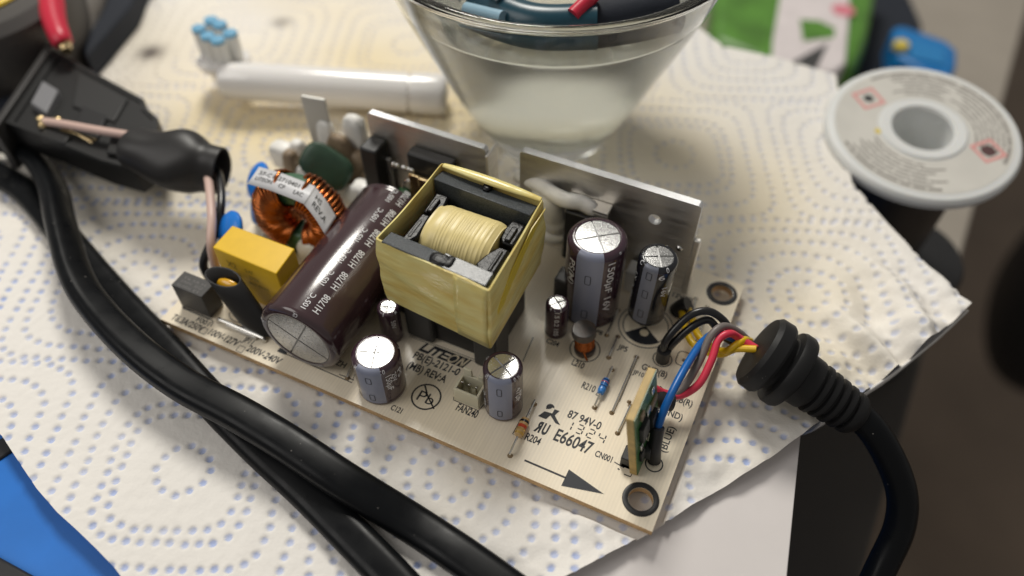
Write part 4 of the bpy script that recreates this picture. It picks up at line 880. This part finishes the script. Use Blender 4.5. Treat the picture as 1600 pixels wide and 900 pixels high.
# ------------------------------------------------------------------ mains socket with its lead
MS = empty('mains_socket', P(120, 200, TZ), 'open black mains socket with one soldered pale wire lying on its side', 'socket')
Zs, Zb = 1.3, .5      # it is propped on the cords, clear of the paper
top_ = [P(px, py, Zs) for px, py in [(84, 78), (225, 155), (228, 168), (247, 185), (244, 240), (208, 264), (158, 250), (76, 216), (6, 190)]]
ctr_ = np.mean(top_, 0); inn_ = [ctr_ + (q - ctr_) * .9 for q in top_]
b = B(); b.prism(top_, Zb, 1.25); obj('body', b, m_sock, MS, bevel=.04)
b = B(); n = len(top_); V = [(q[0], q[1], 1.25) for q in top_] + [(q[0], q[1], Zs) for q in top_] + [(q[0], q[1], Zs) for q in inn_] + [(q[0], q[1], 1.255) for q in inn_]
b.add(V, [(i + r_ * n, (i + 1) % n + r_ * n, (i + 1) % n + (r_ + 1) * n, i + (r_ + 1) * n) for r_ in range(3) for i in range(n)]); obj('wall', b, m_sock, MS)
b = B(); a, c = P(86, 76, Zs), P(2, 200, Zs); nrm = np.array([-(c - a)[1], (c - a)[0], 0]); nrm /= np.linalg.norm(nrm)
if nrm[0] > 0: nrm = -nrm
a = a - (c - a) * .03; c = c + (c - a) * .06
b.prism([a, c, c + nrm * .2, a + nrm * .2], Zb - .4, Zs + .12); obj('flange', b, mat('flange_plastic', (.035, .033, .032), .5), MS, bevel=.04)
for pts, z1, mt in (([(66, 125), (91, 140), (72, 176), (47, 160)], 1.24, m_sock_g), ([(122, 112), (200, 154), (178, 190), (112, 165)], 1.08, mat('socket_lit_face', (.02, .02, .02), .5)), ([(128, 165), (168, 180), (152, 215), (112, 205)], 1.1, m_blackpl), ([(180, 190), (228, 205), (218, 245), (165, 238)], 1.15, m_sock), ([(70, 198), (110, 212), (100, 224), (60, 212)], 1.1, m_sock)):  # second rib's lighter tone paints a lit face into the black plastic
    b = B(); z1 += .24; b.prism([P(px, py, z1) for px, py in pts], 1.1, z1); obj('rib', b, mt, MS, bevel=.04)
for px, py, rad in ((64, 186, (.12, .11, .1)), (67, 196, (.12, .12, .12)), (90, 187, (.12, .1, .08)), (152, 178, (.16, .12, .12))):
    b = B(); q = P(px, py, 1.35 if py > 180 else 1.15); b.ell(q, rad, 14, 10, jit=.05); obj('solder_blob', b, m_brass, MS)
b = B(); b.tube([P(97, 200, 1.3), P(125, 208, 1.28), P(149, 222, 1.22)], .1, 8, sec=np.array([(.9, .3), (-.9, .3), (-.9, -.3), (.9, -.3)])); obj('terminal', b, m_brass, MS, bevel=.02)
b = B(); b.ell(P(205, 247, 1.2), (.16, .16, .12), 12, 8); obj('solder_blob', b, m_brass, MS)
# lumpy heat-shrink over the lead
pth = cat_spline([P(212, 233, 1.35), P(255, 245, 1.35), P(300, 256, 1.28), P(348, 268, 1.15)], 14)
k = len(pth); sp_ = np.linspace(0, 1, k); rr = .50 + .03 * np.sin(sp_ * 11 + 1) + .13 * np.exp(-((sp_ - .45) / .28) ** 2) - .03 * np.exp(-((sp_ - .8) / .07) ** 2) + .05 * sp_
b = B(); b.tube(pth, rr, 28, caps=False); Vt = b.V[0].reshape(k, 28, 3)
fa = np.arange(28) / 28 * 2 * pi
for i in range(k): Vt[i] += (Vt[i] - pth[i]) * (.10 * np.sin(2 * fa + sp_[i] * 5)[:, None] + .035 * np.sin(3 * fa - sp_[i] * 10)[:, None])
b.V[0] = Vt.reshape(-1, 3); o = obj('heat_shrink', b, m_shrink, MS, sharp=80); sm = o.modifiers.new('s', 'SOLIDIFY'); sm.thickness = .05
o.modifiers.new('d', 'SUBSURF').render_levels = 1
for nm, pts, r_, mt in (('pale_wire', [P(70, 190, 1.4), P(100, 194, 1.48), P(150, 203, 1.55), P(200, 211, 1.55), P(225, 215, 1.5), P(260, 235, 1.4)], .105, m_wpink),
                        ('pale_wire', [P(318, 258, 1.25), P(325, 278, 1.3), P(329, 310, 1.35), P(331, 345, 1.3), P(330, 385, 1.0), P(338, 420, .4), P(345, 440, .05)], .105, m_wpink),
                        ('black_wire', [P(322, 256, 1.2), P(338, 266, 1.25), P(345, 290, 1.3), P(345, 325, 1.25), P(338, 360, 1.0), P(325, 390, .7), P(318, 415, .4), P(330, 440, .05)], .1, m_wblk)):
    b = B(); b.tube(cat_spline(pts, 8), r_, 12); obj(nm, b, mt, MS, sharp=80)

# ------------------------------------------------------------------ black flat mains cords
t = np.linspace(0, 2 * pi, 24, endpoint=False)
sec = np.stack([.365 * np.sign(np.cos(t)) * np.abs(np.cos(t)) ** .7, .235 * np.sign(np.sin(t)) * np.abs(np.sin(t)) ** .75 * (1 - .06 * np.exp(-(np.cos(t) / .4) ** 2))], -1)
def cord(pts, label, tilt):
    pth = cat_spline(pts, 10); k = len(pth); b = B()
    T = np.gradient(pth, axis=0); T /= np.linalg.norm(T, axis=1)[:, None]; V = np.empty((k, 24, 3)); tl = np.interp(np.linspace(0, 1, k), np.linspace(0, 1, len(tilt)), tilt)
    for i in range(k):
        sd = np.cross(T[i], (0, 0, 1)); sd /= np.linalg.norm(sd); u = np.cross(sd, T[i]); c_, s_ = math.cos(tl[i]), math.sin(tl[i])
        a1 = sd * c_ + u * s_; a2 = -sd * s_ + u * c_; V[i] = pth[i] + sec[:, :1] * a1 + sec[:, 1:] * a2
    b.add(V.reshape(-1, 3), [(i * 24 + j, i * 24 + (j + 1) % 24, (i + 1) * 24 + (j + 1) % 24, (i + 1) * 24 + j) for i in range(k - 1) for j in range(24)])
    b.F.append(tuple(range(23, -1, -1))); b.MI.append(0); b.F.append(tuple((k - 1) * 24 + j for j in range(24))); b.MI.append(0)
    return obj('power_cord', b, m_cord, label=label, cat='cord', group='black flat mains cords', sharp=70)
ZC = TZ + .24
cord([P(-90, 240, .3), P(-30, 222, .3), P(20, 228, .3), P(56, 250, .35), P(82, 292, .5), P(94, 345, .6), P(117, 425, .6), P(150, 480, .56), P(212, 545, .55), P(285, 600, .5), P(370, 645, .5), P(450, 693, .45), P(540, 753, .3), P(640, 815, ZC), P(720, 868, ZC), P(790, 918, ZC), P(880, 985, ZC)],
     'upper black mains cord that crosses over the other one in front of the board', [.2, .5, .9, .95, .6, .25, .1, 0, 0, 0, 0])
cord([P(-80, 240, .1), P(-20, 265, .0), P(40, 300, ZC), P(100, 368, ZC), P(150, 428, ZC), P(205, 490, ZC), P(262, 550, ZC), P(330, 625, ZC - .03), P(405, 700, ZC - .03), P(480, 768, ZC), P(560, 848, ZC), P(625, 915, ZC), P(700, 1000, ZC)],
     'lower black mains cord passing under the other one and towards the bottom edge', [.3, .2, .1, 0, 0, -.1, -.1, 0])

# ------------------------------------------------------------------ glass bowl with liquid
GB = np.array([-6.62, 10.3]); zb = TZ + .02
BW = empty('glass_bowl', (GB[0], GB[1], zb), 'clear thick-rimmed glass bowl of liquid behind the circuit board', 'bowl')
out = [(.001, .0), (1.5, .0), (1.72, .05), (1.85, .22), (1.95, .45), (2.15, .8), (2.5, 1.5), (2.95, 2.5), (3.42, 3.5), (3.86, 4.5), (4.12, 5.2), (4.24, 5.5), (4.28, 5.62), (4.26, 5.72), (4.18, 5.77)]
inr = [(4.08, 5.74), (4.01, 5.62), (3.88, 5.2), (3.65, 4.5), (3.22, 3.5), (2.76, 2.5), (2.28, 1.5), (1.85, .9), (1.4, .68), (.7, .6), (.001, .58)]
def smooth_prof(p, n=5): return cat_spline(np.column_stack([np.array(p), np.zeros(len(p))]), n)[:, :2]
pr = np.vstack([smooth_prof(out, 4), smooth_prof(inr, 4)]); pr[:, 0] = np.maximum(pr[:, 0], .0005)
b = B(); b.lathe(pr, 96); b.V[0] = b.V[0] + np.array([GB[0], GB[1], zb]); obj('bowl', b, m_glass, BW, sharp=80)
LV = 4.65
ip = np.array(inr[::-1]); lv = [(r_ - .004 if 0 else r_ + .006, z_) for r_, z_ in ip if z_ < LV] + [(np.interp(LV, ip[:, 1], ip[:, 0]) + .006, LV)]
lp_ = smooth_prof(lv, 4); lp_[:, 0] = np.maximum(lp_[:, 0], .0005)
b = B(); b.lathe(np.vstack([lp_, [(.0005, LV)]]), 96); b.V[0] = b.V[0] + np.array([GB[0], GB[1], zb - .006]); obj('liquid', b, m_water, label='clear liquid filling most of the glass bowl', cat='liquid', sharp=50)

# tangle of small things soaking near the surface, seen over the rim
def stick(name, pts, r_, mt, label, cat):
    b = B(); b.tube(cat_spline(pts, 8), r_, 14); return obj(name, b, mt, label=label, cat=cat, sharp=70)
bc = np.array([GB[0], GB[1] + .3, zb - .5])
stick('screwdriver', [bc + (-.9, -2.5, 5.35), bc + (.6, -2.9, 5.4), bc + (1.9, -2.4, 5.45)], .42, m_teal, 'teal handled tool soaking in the glass bowl', 'tool')
stick('cable_piece', [bc + (-2.7, -2.0, 5.4), bc + (-2.1, -2.7, 5.55), bc + (-1.4, -2.8, 5.7), bc + (-.9, -2.2, 5.6)], .2, m_navy, 'short black cable piece curled in the glass bowl', 'cable')
stick('probe', [bc + (1.5, -2.8, 5.75), bc + (1.75, -2.2, 6.0)], .16, m_redpl, 'small red probe in the glass bowl', 'probe')
stick('plastic_strip', [bc + (-.9, -3.1, 5.45), bc + (.1, -3.3, 5.6)], .15, m_sky, 'pale blue plastic strip in the glass bowl', 'strip')
stick('pouch', [bc + (1.7, -2.2, 5.3), bc + (2.5, -1.6, 5.4), bc + (3.1, -1.0, 5.4)], .5, m_navy, 'dark navy plastic bag piece in the glass bowl', 'bag')
stick('plug', [bc + (-1.35, -2.9, 5.5), bc + (-1.2, -2.4, 5.8), bc + (-1.1, -2.0, 6.0)], .2, m_whitepl, 'small white plug sticking up in the glass bowl', 'plug')
stick('metal_pin', [bc + (-.3, -3.0, 5.75), bc + (-.1, -2.4, 6.05)], .14, m_steel, 'bright metal pin standing up in the glass bowl', 'pin')

# ------------------------------------------------------------------ toothbrush head
TBz = .22
TB = empty('toothbrush_head', P(510, 145, TZ), 'white electric toothbrush head with blue tipped bristles lying behind the board', 'toothbrush')
a, c = np.array(P(338, 124, .62)), np.array(P(698, 149, TBz)); d = c - a; Lb = np.linalg.norm(d); A = frame(a, d, (0, 0, 1))
b = B(); b.lathe([(.001, .05), (.3, .08), (.44, .2), (.5, .5), (.53, 1.0), (.545, 3.5), (.56, Lb - 1.08)], 36); b.xf(A); obj('neck', b, m_whitepl, TB)
b = B(); b.lathe([(.56, Lb - 1.09), (.49, Lb - 1.07), (.49, Lb - 1.0), (.575, Lb - .98), (.585, Lb - .2), (.56, Lb - .06), (.5, Lb), (.4, Lb), (.38, Lb - .3), (.001, Lb - .3)], 36); b.xf(A); obj('collar', b, m_whitepl, TB)
h0 = np.array(P(350, 96, .62)); b = B(); b.lathe([(.001, -.55), (.4, -.5), (.5, -.25), (.68, -.12), (.76, .0), (.76, .1), (.70, .15), (.001, .14)], 36); b.xf(frame(h0, (-.05, .15, 1))); obj('head', b, m_whitepl, TB)
b = B(); q = P(340, 128, .1); b.lathe([(.001, TZ + .02), (.40, TZ + .03), (.44, .1), (.43, .75)], 28); b.V[0] = b.V[0] + (h0[0] + .02, h0[1] - .05, 0); obj('head_joint', b, m_whitepl, TB)
for dx, dy in ((-.46, -.1), (-.03, .3), (.46, .12), (.0, -.28), (.42, -.36), (-.42, .38)):
    hb = .9 + .06 * RNG.random(); q = h0 + (dx, dy, .14)
    b = B(); b.lathe([(.18, 0), (.2, hb * .86)], 14); b.V[0] = b.V[0] + q; o = obj('bristle_tuft', b, m_brist, TB)
    b = B(); b.lathe([(.2, hb * .86), (.195, hb * .96), (.12, hb), (.001, hb + .01)], 14); b.V[0] = b.V[0] + q; obj('blue_tip', b, m_bristb, o)

# ------------------------------------------------------------------ solder spool
rc = ray(1441, 204); dist = 29.0; ctr_ = CAM + rc * dist * .86
nrm = -.76 * rc + .65 * (.47 * R_RIGHT - .88 * R_DOWN); nrm /= np.linalg.norm(nrm)
A = frame(ctr_, nrm, R_RIGHT * .88 + R_DOWN * .47); dsp = np.linalg.norm(ctr_ - CAM); RS = 147 * (ctr_ - CAM) @ R_FWD / FPX
SP = empty('solder_spool', ctr_ - nrm * 2.2, 'translucent white solder spool with a printed ring label and red warning diamonds', 'spool')
b = B(); b.lathe([(RS * .31, -.12), (RS * .31, .05), (RS * .33, .12), (RS * .43, .12), (RS * .455, .06), (RS * .93, .06), (RS * .97, .03), (RS, -.08), (RS * .99, -.28), (RS * .94, -.32), (RS * .5, -.32)], 72); b.xf(A); obj('flange', b, m_spool, SP)
b = B(); b.lathe([(RS * .312, -.1), (RS * .30, -2.0)], 48); b.lathe([(RS * .30, -2.0), (.001, -2.0)], 48); b.xf(A); obj('hub', b, m_spool, SP)
b = B(); b.lathe([(RS * .62, -.33), (RS * .62, -5.2), (.001, -5.2)], 48); b.xf(A); obj('solder_winding', b, mat('solder_wire', (.10, .095, .09), .35, .7), SP)
b = B(); b.lathe([(RS * .46, .068), (RS * .90, .068)], 72); b.xf(A); lb = obj('ring_label', b, m_spool_l, SP)
b = B()
for i, rr in enumerate(np.linspace(.85, .53, 7)):
    a0 = -2.6
    for s0, s1 in ((-2.55, -1.25), (-.25, 1.15), (1.3, 2.2)):
        s_ = s0 + .06 * (i % 3)
        while s_ < s1 - .04 * i:
            L_ = .06 + .22 * RNG.random(); b.ribbon([((RS * rr) * math.cos(q), (RS * rr) * math.sin(q)) for q in np.linspace(s_, s_ + L_ / rr, 4)], .05 if i else .08, lambda u, v: (u, v, .072)); s_ += (L_ + .02) / rr
b.xf(A); obj('small_print', b, m_greypr, lb, smooth=False, kind='stuff')
for ang_, mt2 in ((2.75, m_greypl), (-.12, m_dkpr)):
    b = B(); cx, cy = RS * .66 * math.cos(ang_), RS * .66 * math.sin(ang_)
    b.ribbon([(cx - .42, cy), (cx, cy - .42), (cx + .42, cy), (cx, cy + .42)], .13, lambda u, v: (u, v, .074), True); b.xf(A); o = obj('warning_diamond', b, m_pinkpr, lb, smooth=False)
    b = B(); b.lathe([(.0, .075), (.14 if mt2 is m_greypl else .2, .075)], 12); b.V[0] = b.V[0] + np.array([cx, cy, 0]); b.xf(A); obj('symbol', b, mt2, o, smooth=False)
b = B(); b.lathe([(0, .075), (.1, .075)], 10); b.V[0] = b.V[0] + np.array([RS * .46 * math.cos(-2.75), RS * .53 * math.sin(-2.75), 0]); b.xf(A); obj('yellow_dot', b, m_yelpr, lb, smooth=False)
b = B(); q = P(1408, 395, -5.2); b.lathe([(.001, 0), (1.9, 0), (2.0, -.15), (2.0, -.5), (1.2, -.6), (1.2, DZ + 5.2 + .6), (2.0, DZ + 5.2 + .5), (2.0, DZ + 5.2)], 48); b.V[0] = b.V[0] + q
obj('black_reel', b, m_blackpl, label='black plastic reel standing under the white solder spool', cat='reel', sharp=40)

# ------------------------------------------------------------------ clutter on the far side
GP = empty('green_package', P(1240, 60, DZ), 'green packet with a white printed flap and a pink dot', 'packet')
zg = -5.0
b = B(); b.prism([P(px, py, zg) for px, py in [(1120, -60), (1380, -60), (1358, 60), (1335, 104), (1200, 96), (1110, 60)]], DZ, zg); obj('packet', b, m_greenbag, GP, bevel=.5, seg=4)
b = B(); b.prism([P(px, py, zg + .12) for px, py in [(1225, -40), (1330, -40), (1327, 40), (1322, 98), (1302, 114), (1206, 98), (1208, 60)]], zg - 1.2, zg + .12); fl = obj('white_flap', b, m_whitebag, GP, bevel=.1)
b = B(); b.prism([P(px, py, zg + .14) for px, py in [(1250, 30), (1280, 32), (1305, 44), (1303, 58), (1255, 64)]], zg + .122, zg + .14); obj('window', b, m_greenbag, fl)
b = B(); b.prism([P(px, py, zg + .14) for px, py in [(1232, 100), (1295, 66), (1275, 108)]], zg + .122, zg + .14); obj('dark_print', b, m_darkbag, fl)
b = B(); b.lathe([(0, .145), (.5, .145)], 20); b.V[0] = b.V[0] + np.array(P(1316, 20, zg + .0)); obj('pink_dot', b, mat('pink_print', (.65, .2, .25), .5), fl)
b = B(); b.prism([P(px, py, DZ + 2.5) for px, py in [(1150, 70), (1300, 105), (1380, 130), (1430, 150), (1440, 40), (1395, -60), (1330, -60), (1150, -40)]], DZ, DZ + 2.6); obj('black_tray', b, m_navy, label='black tray under the green packet', cat='tray', bevel=.15)
BC = empty('blue_tool_case', P(1430, 80, DZ), 'bright blue plastic box with a yellow button beside the solder spool', 'box')
zq = -6.0
b = B(); b.prism([P(px, py, zq) for px, py in [(1395, 40), (1412, 38), (1480, 62), (1497, 76), (1497, 100), (1484, 125), (1455, 118), (1400, 85)]], DZ, zq); obj('body', b, m_bluepl, BC, bevel=.3, seg=4)
b = B(); b.prism([P(px, py, zq) for px, py in [(1425, 62), (1478, 78), (1474, 105), (1420, 92)]], zq + .002, zq + .1); obj('lid', b, mat('mid_blue_plastic', (.02, .20, .48), .45), BC, bevel=.04)
b = B(); b.lathe([(.33, 0), (.33, .25), (.28, .3), (.001, .3)], 20); b.V[0] = b.V[0] + np.array(P(1406, 76, zq)); obj('button', b, m_yelpr, BC)
# floor item at the right edge
b = B(); q = np.array(P(1672, 470, -45)); b.ell(q, (6, 9, 9), 28, 16, p=2.6); obj('chair_arm', b, m_blackpl, label='dark blurred chair arm at the right edge', cat='chair')
# far left corner
ML = empty('meter', P(-10, 40, TZ), 'dark round case with a yellow face cut by the top left corner', 'meter')
zm = 2.4; q = np.array(P(-66, -28, zm)); b = B(); b.lathe([(.001, 0), (1.9, 0), (2.2, -.05), (2.75, -.1), (3.0, -.35), (3.05, -.9), (2.7, TZ - zm + .03), (.001, TZ - zm + .03)], 56); b.V[0] = b.V[0] + q; obj('holster', b, mat('dark_grey_rubber', (.06, .055, .052), .5), ML)
b = B(); b.lathe([(.001, .12), (2.0, .12), (2.12, .06), (2.15, .0)], 48); b.V[0] = b.V[0] + q; obj('face', b, m_yelpl, ML)
RP = empty('red_clip', P(90, 40, TZ), 'red insulated clip with a bright metal tip behind the mains socket', 'clip')
pts = [P(72, -60, 2.2), P(78, -10, 2.1), P(84, 30, 2.0), P(94, 58, 1.9), P(100, 68, 1.8)]; pth = cat_spline(pts, 6)
b = B(); b.tube(pth, np.interp(np.linspace(0, 1, len(pth)), [0, .3, .6, 1], [.5, .36, .3, .26]), 18); obj('sleeve', b, m_redpl, RP, sharp=70)
b = B(); b.tube([P(99, 66, 1.8), P(104, 80, 1.7)], [.2, .14], 12); obj('metal_tip', b, m_brass, RP)
b = B(); b.tube(cat_spline([P(162, -70, .6), P(140, 0, .6), P(128, 40, .4), P(118, 85, .1)], 6), [.5] * 19, 14); obj('grey_cable', b, m_greyd, label='grey cable beside the red clip', cat='cable', sharp=70)
b = B(); b.prism([P(px, py, .5) for px, py in [(150, -80), (240, -80), (205, 5), (168, 48), (132, 88), (128, 70), (146, 20)]], TZ, .5); obj('navy_pouch', b, m_navy, label='dark navy pouch behind the grey cable', cat='pouch', bevel=.12)
b = B(); b.prism([P(px, py, .3) for px, py in [(-80, 60), (40, 50), (118, 40), (100, 90), (60, 110), (5, 190), (-80, 200)]], TZ, .3); obj('black_bag', b, m_navy, label='black bag under the socket and the round case', cat='bag', bevel=.1)
